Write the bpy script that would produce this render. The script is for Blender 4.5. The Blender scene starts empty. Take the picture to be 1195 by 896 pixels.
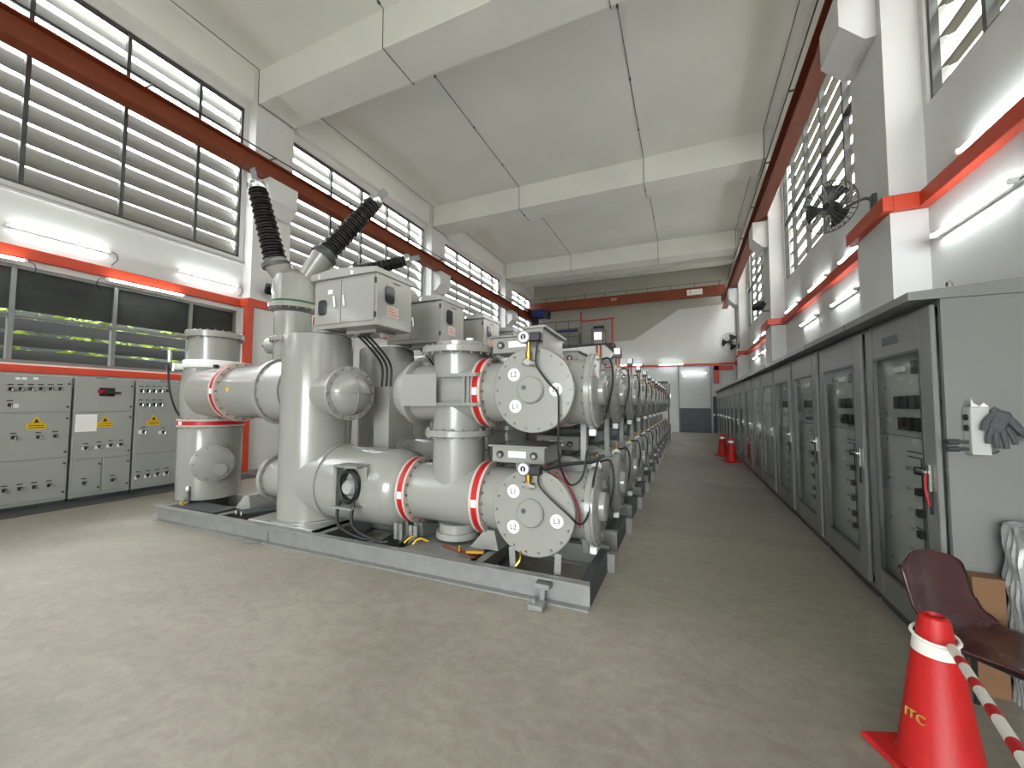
import bpy, math, random
from mathutils import Vector, Matrix
random.seed(7)
S = bpy.context.scene
COL = S.collection
# ------------------------------------------------------------------ camera
F, CX, CY, H = 467.0, 597.5, 448.0, 1.55          # photo pixels (1195 x 896), metres
YAW, PITCH, ROLL = math.radians(23.5), math.radians(3.04), math.radians(-0.2)
fw = Vector((-math.sin(YAW)*math.cos(PITCH), math.cos(YAW)*math.cos(PITCH), math.sin(PITCH)))
rt = Vector((math.cos(YAW), math.sin(YAW), 0)); up = rt.cross(fw)
rt, up = rt*math.cos(ROLL) - up*math.sin(ROLL), up*math.cos(ROLL) + rt*math.sin(ROLL)
cd = bpy.data.cameras.new('camera'); cam = bpy.data.objects.new('camera', cd); COL.objects.link(cam)
cd.sensor_fit = 'HORIZONTAL'; cd.sensor_width = 36.0; cd.lens = 36.0*F/1195.0; cd.clip_start = 0.05
M3 = Matrix((rt, up, -fw)).transposed()
cam.matrix_world = Matrix.Translation((0, 0, H)) @ M3.to_4x4()
S.camera = cam
def P(x, y, axis, val):
    """photo pixel -> point on the plane axis = val that the thing stands on or hangs from"""
    r = fw + rt*((x-CX)/F) - up*((y-CY)/F)
    o = Vector((0, 0, H)); t = (val - o[axis])/r[axis]
    return o + r*t
# ------------------------------------------------------------------ world and exposure
W = bpy.data.worlds.new('overcast_sky'); S.world = W; W.use_nodes = True
bg = W.node_tree.nodes['Background']; bg.inputs[0].default_value = (0.93, 0.97, 1.0, 1); bg.inputs[1].default_value = 9.0
S.view_settings.view_transform = 'Standard'; S.view_settings.look = 'None'
S.view_settings.gamma = 1.0; S.view_settings.use_curve_mapping = False; S.view_settings.exposure = 1.1
TUBE_W = 18.0
# ------------------------------------------------------------------ materials
def lin(c):
    f = lambda v: v/12.92 if v <= .04045 else ((v+.055)/1.055)**2.4
    return (f(c[0]/255), f(c[1]/255), f(c[2]/255), 1)
MATS = {}
def mat(name, rgb, rough=.5, metal=0, var=.06, scale=6, bump=0, bscale=60, spec=.5, coat=0, rvar=.1):
    m = bpy.data.materials.new(name); m.use_nodes = True; N = m.node_tree.nodes; L = m.node_tree.links
    b = N['Principled BSDF']; b.inputs['Metallic'].default_value = metal
    b.inputs['Specular IOR Level'].default_value = spec
    b.inputs['Coat Weight'].default_value = coat; b.inputs['Coat Roughness'].default_value = .12
    tc = N.new('ShaderNodeTexCoord'); nz = N.new('ShaderNodeTexNoise')
    nz.inputs['Scale'].default_value = scale; nz.inputs['Detail'].default_value = 6
    L.new(tc.outputs['Object'], nz.inputs['Vector'])
    cr = N.new('ShaderNodeValToRGB'); c = lin(rgb)
    cr.color_ramp.elements[0].position = .3; cr.color_ramp.elements[1].position = .7
    cr.color_ramp.elements[0].color = tuple(v*(1-var) for v in c[:3])+(1,)
    cr.color_ramp.elements[1].color = tuple(min(1, v*(1+var)) for v in c[:3])+(1,)
    L.new(nz.outputs['Fac'], cr.inputs['Fac']); L.new(cr.outputs['Color'], b.inputs['Base Color'])
    mr = N.new('ShaderNodeMapRange'); mr.inputs['To Min'].default_value = max(.02, rough-rvar*rough); mr.inputs['To Max'].default_value = min(1, rough+rvar*rough)
    L.new(nz.outputs['Fac'], mr.inputs['Value']); L.new(mr.outputs['Result'], b.inputs['Roughness'])
    if bump:
        n2 = N.new('ShaderNodeTexNoise'); n2.inputs['Scale'].default_value = bscale; n2.inputs['Detail'].default_value = 4
        L.new(tc.outputs['Object'], n2.inputs['Vector'])
        bp = N.new('ShaderNodeBump'); bp.inputs['Strength'].default_value = bump; bp.inputs['Distance'].default_value = .02
        L.new(n2.outputs['Fac'], bp.inputs['Height']); L.new(bp.outputs['Normal'], b.inputs['Normal'])
    MATS[name] = m; return m
mat('white_paint', (214, 215, 213), .6, var=.03, scale=.8, bump=.06, bscale=40)
mat('ceiling_paint', (234, 235, 230), .75, var=.04, scale=.5, bump=.05, bscale=30)
mat('grey_wall_paint', (176, 173, 164), .75, var=.03, scale=.6)
mat('shell_grey', (147, 147, 141), .24, var=.025, scale=1.6, coat=.5)
mat('cabinet_grey', (158, 160, 157), .38, var=.03, scale=2)
mat('panel_grey', (119, 120, 115), .36, var=.05, scale=2.2)
mat('panel_dark', (72, 74, 72), .4, var=.05, scale=2)
mat('inner_panel', (178, 182, 176), .5, var=.04, scale=3)
mat('galvanised', (140, 141, 137), .4, metal=.25, var=.1, scale=9)
mat('steel_dark', (78, 82, 84), .5, metal=.5, var=.2, scale=5)
mat('bolt_steel', (128, 128, 122), .42, metal=.5, var=.15, scale=20)
mat('chrome', (225, 225, 222), .18, metal=1, var=.03)
mat('brass', (190, 150, 70), .28, metal=1, var=.1)
mat('copper', (160, 92, 62), .35, metal=.9, var=.15, scale=20)
mat('black_rubber', (22, 22, 23), .5, var=.1)
mat('black_plastic', (30, 30, 32), .38, var=.1)
mat('porcelain', (30, 28, 28), .3, var=.15, scale=4)
mat('red_band', (176, 24, 28), .4, var=.08)
mat('pale_pink', (196, 178, 170), .5, var=.05)
mat('trunking_red', (200, 68, 40), .42, var=.05, scale=2)
mat('rail_orange', (124, 54, 24), .5, var=.12, scale=3)
mat('label_white', (240, 240, 238), .5, var=.02)
mat('ink', (25, 25, 28), .6)
mat('ink_red', (190, 60, 50), .6)
mat('sign_yellow', (226, 186, 40), .5, var=.04)
mat('frame_alu', (128, 130, 128), .42, metal=.5, var=.08)
mat('frame_dark', (84, 86, 84), .45, metal=.4, var=.1)
mat('maroon_plastic', (62, 24, 26), .28, var=.1, coat=.4)
mat('cone_red', (180, 20, 18), .5, var=.1, scale=8, bump=.1)
mat('tape_white', (232, 230, 220), .45, var=.05)
mat('cardboard', (120, 88, 60), .8, var=.1, scale=12)
mat('door_blue', (44, 50, 58), .4, var=.15, scale=2)
mat('door_grey', (192, 194, 192), .5, var=.03)
mat('motor_blue', (20, 28, 96), .35)
mat('glove_grey', (78, 78, 82), .8, var=.15, scale=30, bump=.3)
mat('trench_plate', (76, 78, 80), .5, metal=.3, var=.12, scale=3, bump=.15, bscale=30)
mat('leaf', (112, 130, 40), .5, var=.35, scale=3)
mat('gold_ink', (190, 140, 70), .5)
mat('green_gasket', (30, 84, 52), .4)
mat('dark_glass', (26, 30, 34), .08, var=.02)

def glass_mat(name, tint, refl):
    m = bpy.data.materials.new(name); m.use_nodes = True; N = m.node_tree.nodes; L = m.node_tree.links
    N.remove(N['Principled BSDF'])
    t = N.new('ShaderNodeBsdfTransparent'); t.inputs[0].default_value = tint
    g = N.new('ShaderNodeBsdfGlossy'); g.inputs['Roughness'].default_value = .03
    f = N.new('ShaderNodeLayerWeight'); f.inputs[0].default_value = .5
    pw = N.new('ShaderNodeMath'); pw.operation = 'POWER'; pw.inputs[1].default_value = 4.0; L.new(f.outputs['Facing'], pw.inputs[0])
    ad = N.new('ShaderNodeMath'); ad.operation = 'MULTIPLY_ADD'; ad.inputs[1].default_value = .5; ad.inputs[2].default_value = refl
    L.new(pw.outputs[0], ad.inputs[0])
    x = N.new('ShaderNodeMixShader'); L.new(ad.outputs[0], x.inputs[0]); L.new(t.outputs[0], x.inputs[1]); L.new(g.outputs[0], x.inputs[2])
    L.new(x.outputs[0], N['Material Output'].inputs[0]); MATS[name] = m
glass_mat('clear_pane', (.92, .94, .93, 1), .03)
def blade_mat(name, rgb, tr):
    m = bpy.data.materials.new(name); m.use_nodes = True; N = m.node_tree.nodes; L = m.node_tree.links
    b = N['Principled BSDF']; b.inputs['Roughness'].default_value = .65; b.inputs['Specular IOR Level'].default_value = .15
    tc = N.new('ShaderNodeTexCoord'); mp = N.new('ShaderNodeMapping'); mp.inputs['Scale'].default_value = (6, .7, 2)
    nz = N.new('ShaderNodeTexNoise'); nz.inputs['Scale'].default_value = 2.0; nz.inputs['Detail'].default_value = 6
    L.new(tc.outputs['Object'], mp.inputs['Vector']); L.new(mp.outputs['Vector'], nz.inputs['Vector'])
    cr = N.new('ShaderNodeValToRGB'); c = lin(rgb)
    cr.color_ramp.elements[0].position = .3; cr.color_ramp.elements[1].position = .75
    cr.color_ramp.elements[0].color = tuple(v*.72 for v in c[:3])+(1,); cr.color_ramp.elements[1].color = tuple(v*1.1 for v in c[:3])+(1,)
    L.new(nz.outputs['Fac'], cr.inputs['Fac']); L.new(cr.outputs['Color'], b.inputs['Base Color'])
    t = N.new('ShaderNodeBsdfTranslucent'); L.new(cr.outputs['Color'], t.inputs[0])
    x = N.new('ShaderNodeMixShader'); x.inputs[0].default_value = tr
    L.new(b.outputs[0], x.inputs[1]); L.new(t.outputs[0], x.inputs[2]); L.new(x.outputs[0], N['Material Output'].inputs[0]); MATS[name] = m
blade_mat('louvre_glass', (104, 101, 90), .1)
blade_mat('louvre_dark', (64, 66, 64), .04)
def wrap_mat():
    m = mat('plastic_wrap', (150, 152, 150), .22, var=.25, scale=7, bump=1.0, bscale=14, coat=.5)
wrap_mat()
def emit(name, rgb, s):
    m = bpy.data.materials.new(name); m.use_nodes = True; N = m.node_tree.nodes
    N.remove(N['Principled BSDF']); e = N.new('ShaderNodeEmission'); e.inputs[0].default_value = rgb; e.inputs[1].default_value = s
    m.node_tree.links.new(e.outputs[0], N['Material Output'].inputs[0]); MATS[name] = m
emit('tube_glow', (.94, .98, 1, 1), TUBE_W)
def floor_mat():
    m = bpy.data.materials.new('concrete_floor'); m.use_nodes = True; N = m.node_tree.nodes; L = m.node_tree.links; b = N['Principled BSDF']
    tc = N.new('ShaderNodeTexCoord')
    def noise(s, d, dist=0, sc=(1, 1, 1)):
        mp = N.new('ShaderNodeMapping'); mp.inputs['Scale'].default_value = sc; L.new(tc.outputs['Object'], mp.inputs['Vector'])
        n = N.new('ShaderNodeTexNoise'); n.inputs['Scale'].default_value = s; n.inputs['Detail'].default_value = d; n.inputs['Distortion'].default_value = dist
        L.new(mp.outputs['Vector'], n.inputs['Vector']); return n
    big = noise(.45, 5, 1.2); mid = noise(2.3, 10, 2.6, (1, 1.7, 1)); fine = noise(17, 6, 1.0)
    r1 = N.new('ShaderNodeValToRGB'); e = r1.color_ramp.elements
    e[0].position = .25; e[0].color = lin((138, 132, 120)); e[1].position = .75; e[1].color = lin((170, 163, 149))
    L.new(big.outputs['Fac'], r1.inputs['Fac'])
    r2 = N.new('ShaderNodeValToRGB'); e = r2.color_ramp.elements
    e[0].position = .33; e[0].color = (.7, .69, .67, 1); e[1].position = .62; e[1].color = (1.0, 1.0, 1.0, 1)
    L.new(mid.outputs['Fac'], r2.inputs['Fac'])
    r3 = N.new('ShaderNodeValToRGB'); e = r3.color_ramp.elements
    e[0].position = .33; e[0].color = (.82, .82, .81, 1); e[1].position = .66; e[1].color = (1.0, 1.0, 1.0, 1)
    L.new(fine.outputs['Fac'], r3.inputs['Fac'])
    a = N.new('ShaderNodeMixRGB'); a.blend_type = 'MULTIPLY'; a.inputs[0].default_value = .55; L.new(r1.outputs[0], a.inputs[1]); L.new(r2.outputs[0], a.inputs[2])
    c = N.new('ShaderNodeMixRGB'); c.blend_type = 'MULTIPLY'; c.inputs[0].default_value = .8; L.new(a.outputs[0], c.inputs[1]); L.new(r3.outputs[0], c.inputs[2])
    L.new(c.outputs[0], b.inputs['Base Color'])
    mr = N.new('ShaderNodeMapRange'); mr.inputs['To Min'].default_value = .36; mr.inputs['To Max'].default_value = .68
    L.new(mid.outputs['Fac'], mr.inputs['Value']); L.new(mr.outputs['Result'], b.inputs['Roughness'])
    bp = N.new('ShaderNodeBump'); bp.inputs['Strength'].default_value = .12; bp.inputs['Distance'].default_value = .02
    L.new(mid.outputs['Fac'], bp.inputs['Height']); L.new(bp.outputs['Normal'], b.inputs['Normal'])
    MATS['concrete_floor'] = m
floor_mat()
# ------------------------------------------------------------------ mesh helpers
ORIG = {}; KIDS = {}
def frame_of(ax):
    ax = Vector(ax).normalized(); h = Vector((0, 0, 1)) if abs(ax.z) < .9 else Vector((1, 0, 0))
    u = ax.cross(h).normalized(); v = ax.cross(u).normalized(); return ax, u, v
class MB:
    def __init__(s): s.v = []; s.f = []
    def add(s, vs, fs):
        o = len(s.v); s.v += [Vector(p) for p in vs]; s.f += [tuple(i+o for i in f) for f in fs]; return s
    def box(s, x0, x1, y0, y1, z0, z1, b=0):
        if x0 > x1: x0, x1 = x1, x0
        if y0 > y1: y0, y1 = y1, y0
        if z0 > z1: z0, z1 = z1, z0
        return s.obox(((x0+x1)/2, (y0+y1)/2, (z0+z1)/2), (x1-x0, y1-y0, z1-z0), b=b)
    def obox(s, c, sz, ux=(1, 0, 0), uy=(0, 1, 0), uz=None, b=0):
        c = Vector(c); ux = Vector(ux).normalized(); uy = Vector(uy).normalized(); uz = Vector(uz).normalized() if uz else ux.cross(uy)
        hx, hy, hz = [q/2 for q in sz]; b = min(b, .45*min(sz))
        if b <= 0:
            vs = [c+ux*(i*hx)+uy*(j*hy)+uz*(k*hz) for k in (-1, 1) for j in (-1, 1) for i in (-1, 1)]
            return s.add(vs, [(0, 2, 3, 1), (4, 5, 7, 6), (0, 1, 5, 4), (2, 6, 7, 3), (0, 4, 6, 2), (1, 3, 7, 5)])
        vs = []; idx = {}
        for k in (-1, 1):
            for j in (-1, 1):
                for i in (-1, 1):
                    for a in range(3):
                        d = [hx-b, hy-b, hz-b]; d[a] = (hx, hy, hz)[a]
                        idx[(i, j, k, a)] = len(vs); vs.append(c+ux*(i*d[0])+uy*(j*d[1])+uz*(k*d[2]))
        fs = []
        g = lambda i, j, k, a: idx[(i, j, k, a)]
        for q in (-1, 1):
            fs.append([g(q, -1, -1, 0), g(q, 1, -1, 0), g(q, 1, 1, 0), g(q, -1, 1, 0)])
            fs.append([g(-1, q, -1, 1), g(1, q, -1, 1), g(1, q, 1, 1), g(-1, q, 1, 1)])
            fs.append([g(-1, -1, q, 2), g(1, -1, q, 2), g(1, 1, q, 2), g(-1, 1, q, 2)])
        for p in (-1, 1):
            for q in (-1, 1):
                fs.append([g(-1, p, q, 1), g(1, p, q, 1), g(1, p, q, 2), g(-1, p, q, 2)])
                fs.append([g(p, -1, q, 0), g(p, 1, q, 0), g(p, 1, q, 2), g(p, -1, q, 2)])
                fs.append([g(p, q, -1, 0), g(p, q, 1, 0), g(p, q, 1, 1), g(p, q, -1, 1)])
                for r in (-1, 1): fs.append([g(p, q, r, 0), g(p, q, r, 1), g(p, q, r, 2)])
        out = []
        for f in fs:
            n = (vs[f[1]]-vs[f[0]]).cross(vs[f[2]]-vs[f[0]]); m = sum((vs[i] for i in f), Vector())/len(f)
            out.append(tuple(f) if n.dot(m-c) > 0 else tuple(reversed(f)))
        return s.add(vs, out)
    def lathe(s, p0, ax, prof, n=32, close=True):
        """prof: (distance along axis, radius)"""
        p0 = Vector(p0); ax, u, v = frame_of(ax); vs = []; fs = []; m = len(prof)
        for t, r in prof:
            for i in range(n):
                a = 2*math.pi*i/n; vs.append(p0+ax*t+(u*math.cos(a)+v*math.sin(a))*max(r, 1e-4))
        for k in range(m-1):
            for i in range(n):
                j = (i+1) % n; fs.append((k*n+i, k*n+j, (k+1)*n+j, (k+1)*n+i))
        if close:
            fs.append(tuple(reversed(range(n)))); fs.append(tuple((m-1)*n+i for i in range(n)))
        return s.add(vs, fs)
    def cyl(s, p0, p1, r, n=24, r1=None):
        p0 = Vector(p0); p1 = Vector(p1); d = p1-p0
        return s.lathe(p0, d, [(0, r), (d.length, r if r1 is None else r1)], n)
    def ring(s, p0, ax, t0, t1, ri, ro, n=32):
        p0 = Vector(p0); return s.lathe(p0, ax, [(t0, ri), (t0, ro), (t1, ro), (t1, ri), (t0, ri)], n, close=False)
    def bolts(s, p0, ax, t, R, k, r=.013, h=.022, n=6, a0=0):
        ax, u, v = frame_of(ax); p0 = Vector(p0)
        for i in range(k):
            a = a0+2*math.pi*i/k; q = p0+(u*math.cos(a)+v*math.sin(a))*R
            s.cyl(q+ax*(t-h*.2), q+ax*(t+h), r, n)
        return s
    def tube(s, pts, r, n=8, smooth=4):
        pts = [Vector(p) for p in pts]
        if smooth and len(pts) > 2:
            q = [pts[0]*2-pts[1]]+pts+[pts[-1]*2-pts[-2]]; o = []
            for i in range(1, len(q)-2):
                for k in range(smooth):
                    t = k/smooth; a, b, c, d = q[i-1:i+3]
                    o.append(.5*((2*b)+(c-a)*t+(2*a-5*b+4*c-d)*t*t+(3*b-a-3*c+d)*t**3))
            o.append(pts[-1]); pts = o
        vs = []; fs = []; u = None
        for i, p in enumerate(pts):
            t = (pts[min(i+1, len(pts)-1)]-pts[max(i-1, 0)])
            t = t.normalized() if t.length > 1e-6 else Vector((0, 0, 1))
            if u is None: _, u, _ = frame_of(t)
            u = (u-t*u.dot(t)); u = u.normalized() if u.length > 1e-5 else frame_of(t)[1]
            w = t.cross(u)
            for k in range(n):
                a = 2*math.pi*k/n; vs.append(p+(u*math.cos(a)+w*math.sin(a))*r)
        m = len(pts)
        for i in range(m-1):
            for k in range(n):
                j = (k+1) % n; fs.append((i*n+k, i*n+j, (i+1)*n+j, (i+1)*n+k))
        fs.append(tuple(reversed(range(n)))); fs.append(tuple((m-1)*n+k for k in range(n)))
        return s.add(vs, fs)
    def prism(s, poly, d):
        """poly: planar points, d: extrusion vector"""
        poly = [Vector(p) for p in poly]; d = Vector(d); n = len(poly)
        nn = sum(((poly[i]-poly[0]).cross(poly[(i+1) % n]-poly[0]) for i in range(1, n-1)), Vector())
        if nn.dot(d) > 0: poly = poly[::-1]
        return s.add(poly+[p+d for p in poly], [tuple(range(n)), tuple(reversed(range(n, 2*n)))]+[(i, i+n, (i+1) % n+n, (i+1) % n) for i in range(n)])
    def grid(s, fn, nu, nv, th=0):
        vs = [Vector(fn(i/nu, j/nv)) for j in range(nv+1) for i in range(nu+1)]; w = nu+1
        fs = [(j*w+i, j*w+i+1, (j+1)*w+i+1, (j+1)*w+i) for j in range(nv) for i in range(nu)]
        return s.add(vs, fs)
    def build(s, name, m, parent=None, ang=35, origin=None):
        if parent is not None: o = ORIG[parent]
        elif origin is not None: o = Vector(origin)
        else:
            o = Vector(((min(p.x for p in s.v)+max(p.x for p in s.v))/2, (min(p.y for p in s.v)+max(p.y for p in s.v))/2, min(p.z for p in s.v)))
        me = bpy.data.meshes.new(name); me.from_pydata([p-o for p in s.v], [], s.f); me.validate(); me.update()
        me.materials.append(MATS[m])
        if ang: me.shade_smooth(); me.set_sharp_from_angle(angle=math.radians(ang))
        return link(name, me, parent, o)
def link(name, me, parent, o):
    ob = bpy.data.objects.new(name, me); COL.objects.link(ob); ORIG[ob] = Vector(o); KIDS.setdefault(ob, [])
    if parent is not None: ob.parent = parent; KIDS[parent].append(ob)
    else: ob.location = o
    return ob
def tag(o, label=None, cat=None, group=None, kind=None):
    if label: o['label'] = label
    if cat: o['category'] = cat
    if group: o['group'] = group
    if kind: o['kind'] = kind
    return o
def thing(name, loc, label, cat, group=None):
    return tag(link(name, None, None, Vector(loc)), label, cat, group)
def struct(o): o['kind'] = 'structure'; return o
def stuff(o): o['kind'] = 'stuff'; return o
def copy_tree(o, delta=None, parent=None):
    c = o.copy(); COL.objects.link(c); ORIG[c] = ORIG[o].copy(); KIDS[c] = []
    if parent is not None: c.parent = parent; KIDS[parent].append(c)
    elif delta is not None: c.location = o.location+Vector(delta); ORIG[c] = ORIG[o]+Vector(delta)
    for k in KIDS[o]: copy_tree(k, None, c)
    return c
def bx(name, m, parent, x0, x1, y0, y1, z0, z1, b=0): return MB().box(x0, x1, y0, y1, z0, z1, b).build(name, m, parent)
def text(name, body, m, parent, c, size, right, upv, depth=.002):
    """lettering as a thin mesh lying in the plane right x upv, centred on c"""
    cu = bpy.data.curves.new('t', 'FONT'); cu.body = body; cu.size = size; cu.extrude = depth/2; cu.align_x = 'CENTER'; cu.align_y = 'CENTER'; cu.resolution_u = 3
    t = bpy.data.objects.new('t', cu); COL.objects.link(t)
    me = bpy.data.meshes.new_from_object(t); bpy.data.objects.remove(t); bpy.data.curves.remove(cu)
    r = Vector(right).normalized(); u = Vector(upv).normalized(); n = r.cross(u); o = ORIG[parent]
    for v in me.vertices: v.co = Vector(c)+r*v.co.x+u*v.co.y+n*v.co.z-o
    me.materials.clear(); me.materials.append(MATS[m]); me.name = name
    return link(name, me, parent, o)
X, Yv, Z = Vector((1, 0, 0)), Vector((0, 1, 0)), Vector((0, 0, 1))
exec_order = []
# ================================================================== THE HALL
XL, XR, XLF, XRF = -9.8, 2.65, -9.5, 2.3          # wall faces and pillar faces
Y0, Y1 = -8.55, 26.0                               # end walls
ZC, ZB = 9.75, 8.9                                 # ceiling, beam soffit
BAY = 7.35
PIL = [6.15+BAY*k for k in range(-2, 3)]           # near edges of the pillars (1 m wide)
WZ0, WZ1 = 5.08, 8.8                               # high windows
bays = []                                          # window openings between pillars
for k in range(-2, 3):
    a = PIL[k+2]+1.2; b = PIL[k+2]+BAY-.1
    bays.append((a, min(b, Y1-.15)))
# floor
fl = struct(MB().box(XL-.3, XR+.3, Y0-.3, Y1+.3, -.2, 0).build('floor', 'concrete_floor', origin=(0, 0, 0)))
tr = struct(MB().box(-9.0, -8.42, Y0+.2, 5.9, -.02, .006).build('trench_cover', 'trench_plate'))
# walls with real openings
def side_wall(name, xa, xb, low):
    m = MB(); zt = ZC+.2
    m.box(xa, xb, Y0-.3, bays[0][0], 0, zt)
    for i, (a, b) in enumerate(bays):
        nxt = bays[i+1][0] if i+1 < len(bays) else Y1+.3
        m.box(xa, xb, b, nxt, 0, zt); m.box(xa, xb, a, b, WZ1, zt)
        if low and i in low:
            z0, z1 = 2.2, 3.78
            m.box(xa, xb, a, b, 0, z0); m.box(xa, xb, a, b, z1, WZ0)
        else: m.box(xa, xb, a, b, 0, WZ0)
    return struct(m.build(name, 'white_paint', origin=((xa+xb)/2, 0, 0)))
wl = side_wall('wall_left', XL-.2, XL, (0, 1)); wr = side_wall('wall_right', XR, XR+.2, ())
for p in PIL[1:]:
    pa = struct(bx('wall_pillar', 'white_paint', None, XL, XLF, p, p+1.0, 0, ZC)); pb_ = struct(bx('wall_pillar', 'white_paint', None, XRF, XR, p, p+1.0, 0, ZC))
    for s, xf, par in ((1, XLF, pa), (-1, XRF, pb_)):
        y0, y1 = p+.12, p+.88
        poly = [(xf-s*.02, y0, 6.25), (xf+s*.12, y0, 6.25), (xf+s*.38, y0, 6.52), (xf+s*.38, y0, 7.04), (xf-s*.02, y0, 7.04)]
        MB().prism(poly, (0, y1-y0, 0)).build('corbel', 'white_paint', par)
# ledge line under the left high windows
for zz in (4.93, 5.0):
    MB().box(XL, XL+.05, Y0, PIL[2]-.0, zz-.012, zz+.012).build('trim_1' if zz < 4.95 else 'trim_2', 'white_paint')['kind'] = 'structure'
# wall behind the viewer; unseen door opening added to let in daylight
m = MB(); DX0, DX1, DZ = -3.6, 2.3, 4.7
m.box(XL-.2, DX0, Y0-.3, Y0, 0, ZC+.2); m.box(DX1, XR+.2, Y0-.3, Y0, 0, ZC+.2); m.box(DX0, DX1, Y0-.3, Y0, DZ, ZC+.2)
struct(m.build('wall_front', 'white_paint'))
struct(MB().box(-30, 24, Y0-40, Y0-.3, -.25, -.01).build('forecourt', 'grey_wall_paint'))
# back wall: grey upper wall and a proud white stair wall with a raking top edge
wb = struct(MB().box(XL-.2, XR+.2, Y1, Y1+.3, 0, ZC+.2).build('wall_back', 'grey_wall_paint'))
pts = [(-9.7, 0), (2.64, 0), (2.64, 7.45), (-.3, 7.35), (-2.93, 5.66), (-4.0, 5.62), (-9.7, 5.45)]
MB().prism([(x, Y1-.14, z) for x, z in pts], (0, .16, 0)).build('stair_wall', 'white_paint', wb)
# ceiling with deep cross beams
ce = struct(MB().box(XL-.3, XR+.3, Y0-.3, Y1+.3, ZC, ZC+.25).build('ceiling', 'ceiling_paint', origin=(0, 0, ZC)))
for p in PIL[1:]:
    MB().box(XLF-.01, XRF+.01, p+.01, p+.99, ZB, ZC+.05, b=.015).build('beam', 'ceiling_paint', ce)
MB().box(XL-.02, XR+.02, 23.9, 24.5, 9.35, ZC+.05, b=.015).build('beam', 'ceiling_paint', ce)
for x in (XL, XR-.16):
    MB().box(x, x+.16, Y0, Y1, 9.02, ZC+.03).build('edge_beam', 'ceiling_paint', ce)
# conduits on the ceiling
for n_, x in enumerate((-5.6, -1.15)):
    pp = [(x, Y0+.2, ZC-.015)]
    for p in PIL[1:]:
        pp += [(x, p-.02, ZC-.015), (x, p-.02, ZB-.015), (x, p+1.02, ZB-.015), (x, p+1.02, ZC-.015)]
    pp.append((x, 24.0-.12, ZC-.015))
    m = MB()
    for a, b in zip(pp[:-1], pp[1:]): m.tube([a, b], .009, 5, 0)
    for y in range(-6, 24, 2):
        z = ZC-.02 if not any(p-.1 < y < p+1.1 for p in PIL) else ZB-.02
        m.box(x-.02, x+.02, y-.03, y+.03, z-.012, z+.03)
    tag(m.build('ceiling_conduit', 'frame_dark'), ('thin grey conduit along the ceiling nearer the left windows', 'thin grey conduit along the ceiling in the middle of the hall')[n_], 'conduit', 'ceiling conduits')
for n_, x in enumerate((XLF+.05, XRF-.05)):
    m = MB(); pp = [(x, Y0+.2, ZC-.015)]
    for p in PIL[1:]:
        pp += [(x, p-.02, ZC-.015), (x, p-.02, ZB-.015), (x, p+1.02, ZB-.015), (x, p+1.02, ZC-.015)]
    for a, b in zip(pp[:-1], pp[1:]): m.tube([a, b], .011, 5, 0)
    tag(m.build('ceiling_conduit', 'frame_alu'), ('pale conduit at the ceiling edge above the left windows', 'pale conduit at the ceiling edge above the right windows')[n_], 'conduit', 'ceiling conduits')
# windows
WN = [0]
def window(xin, s, a, b, z0, z1, blade, pitch, bw, tilt, panes, transom, fm, solid_top=0):
    """xin: inner face of the wall, s: +1 outwards is +x; one frame, its mullions and each louvre blade"""
    WN[0] += 1
    xf0, xf1 = xin+s*.03, xin+s*.11
    f = MB(); w = .055
    f.box(xf0, xf1, a, b, z0, z0+w); f.box(xf0, xf1, a, b, z1-w, z1); f.box(xf0, xf1, a, a+w, z0, z1); f.box(xf0, xf1, b-w, b, z0, z1)
    fr = struct(f.build('window_%d' % WN[0], fm, origin=((xf0+xf1)/2, (a+b)/2, z0)))
    for y in panes: bx('mullion', fm, fr, xf0-s*.015, xf1, y-.03, y+.03, z0, z1)
    for z in transom: bx('transom', fm, fr, xf0-s*.005, xf1, a, b, z-.025, z+.025)
    ca, sa = math.cos(tilt), math.sin(tilt)
    z = z0+.12; base = None
    while z < z1-.02-solid_top:
        if base is None:
            c = Vector((xin+s*(.13+bw*ca/2), (a+b)/2, z+bw*sa/2-.1))
            base = MB().obox(c, (bw, b-a+.1, .008), (s*ca, 0, sa), (0, 1, 0)).build('louvre_blade', blade, fr); zb = z
        else:
            c = base.copy(); COL.objects.link(c); c.location.z = base.location.z+(z-zb); KIDS[fr].append(c)
        z += pitch
    if solid_top:
        bx('mesh_panel', 'louvre_dark', fr, xin+s*.07, xin+s*.08, a+.05, b-.05, z1-solid_top, z1-.05)
    return fr
def panes_of(a, b):
    out = [b-.95]
    while out[-1]-1.25 > a+.35: out.append(out[-1]-1.25)
    return out
for i, (a, b) in enumerate(bays):
    for xin, s in ((XL, -1), (XR, 1)):
        window(xin, s, a, b, WZ0, WZ1, 'louvre_glass', .37, .56 if s < 0 else .18, math.radians(56 if s < 0 else 20), panes_of(a, b), (7.62,) if s < 0 else (6.75,), 'frame_dark')
for i in (0, 1):
    a, b = bays[i]
    window(XL, -1, a, b, 2.2, 3.78, 'louvre_dark', .26, .24, math.radians(62), panes_of(a, b), (2.98,), 'frame_alu', solid_top=.72)
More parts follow.
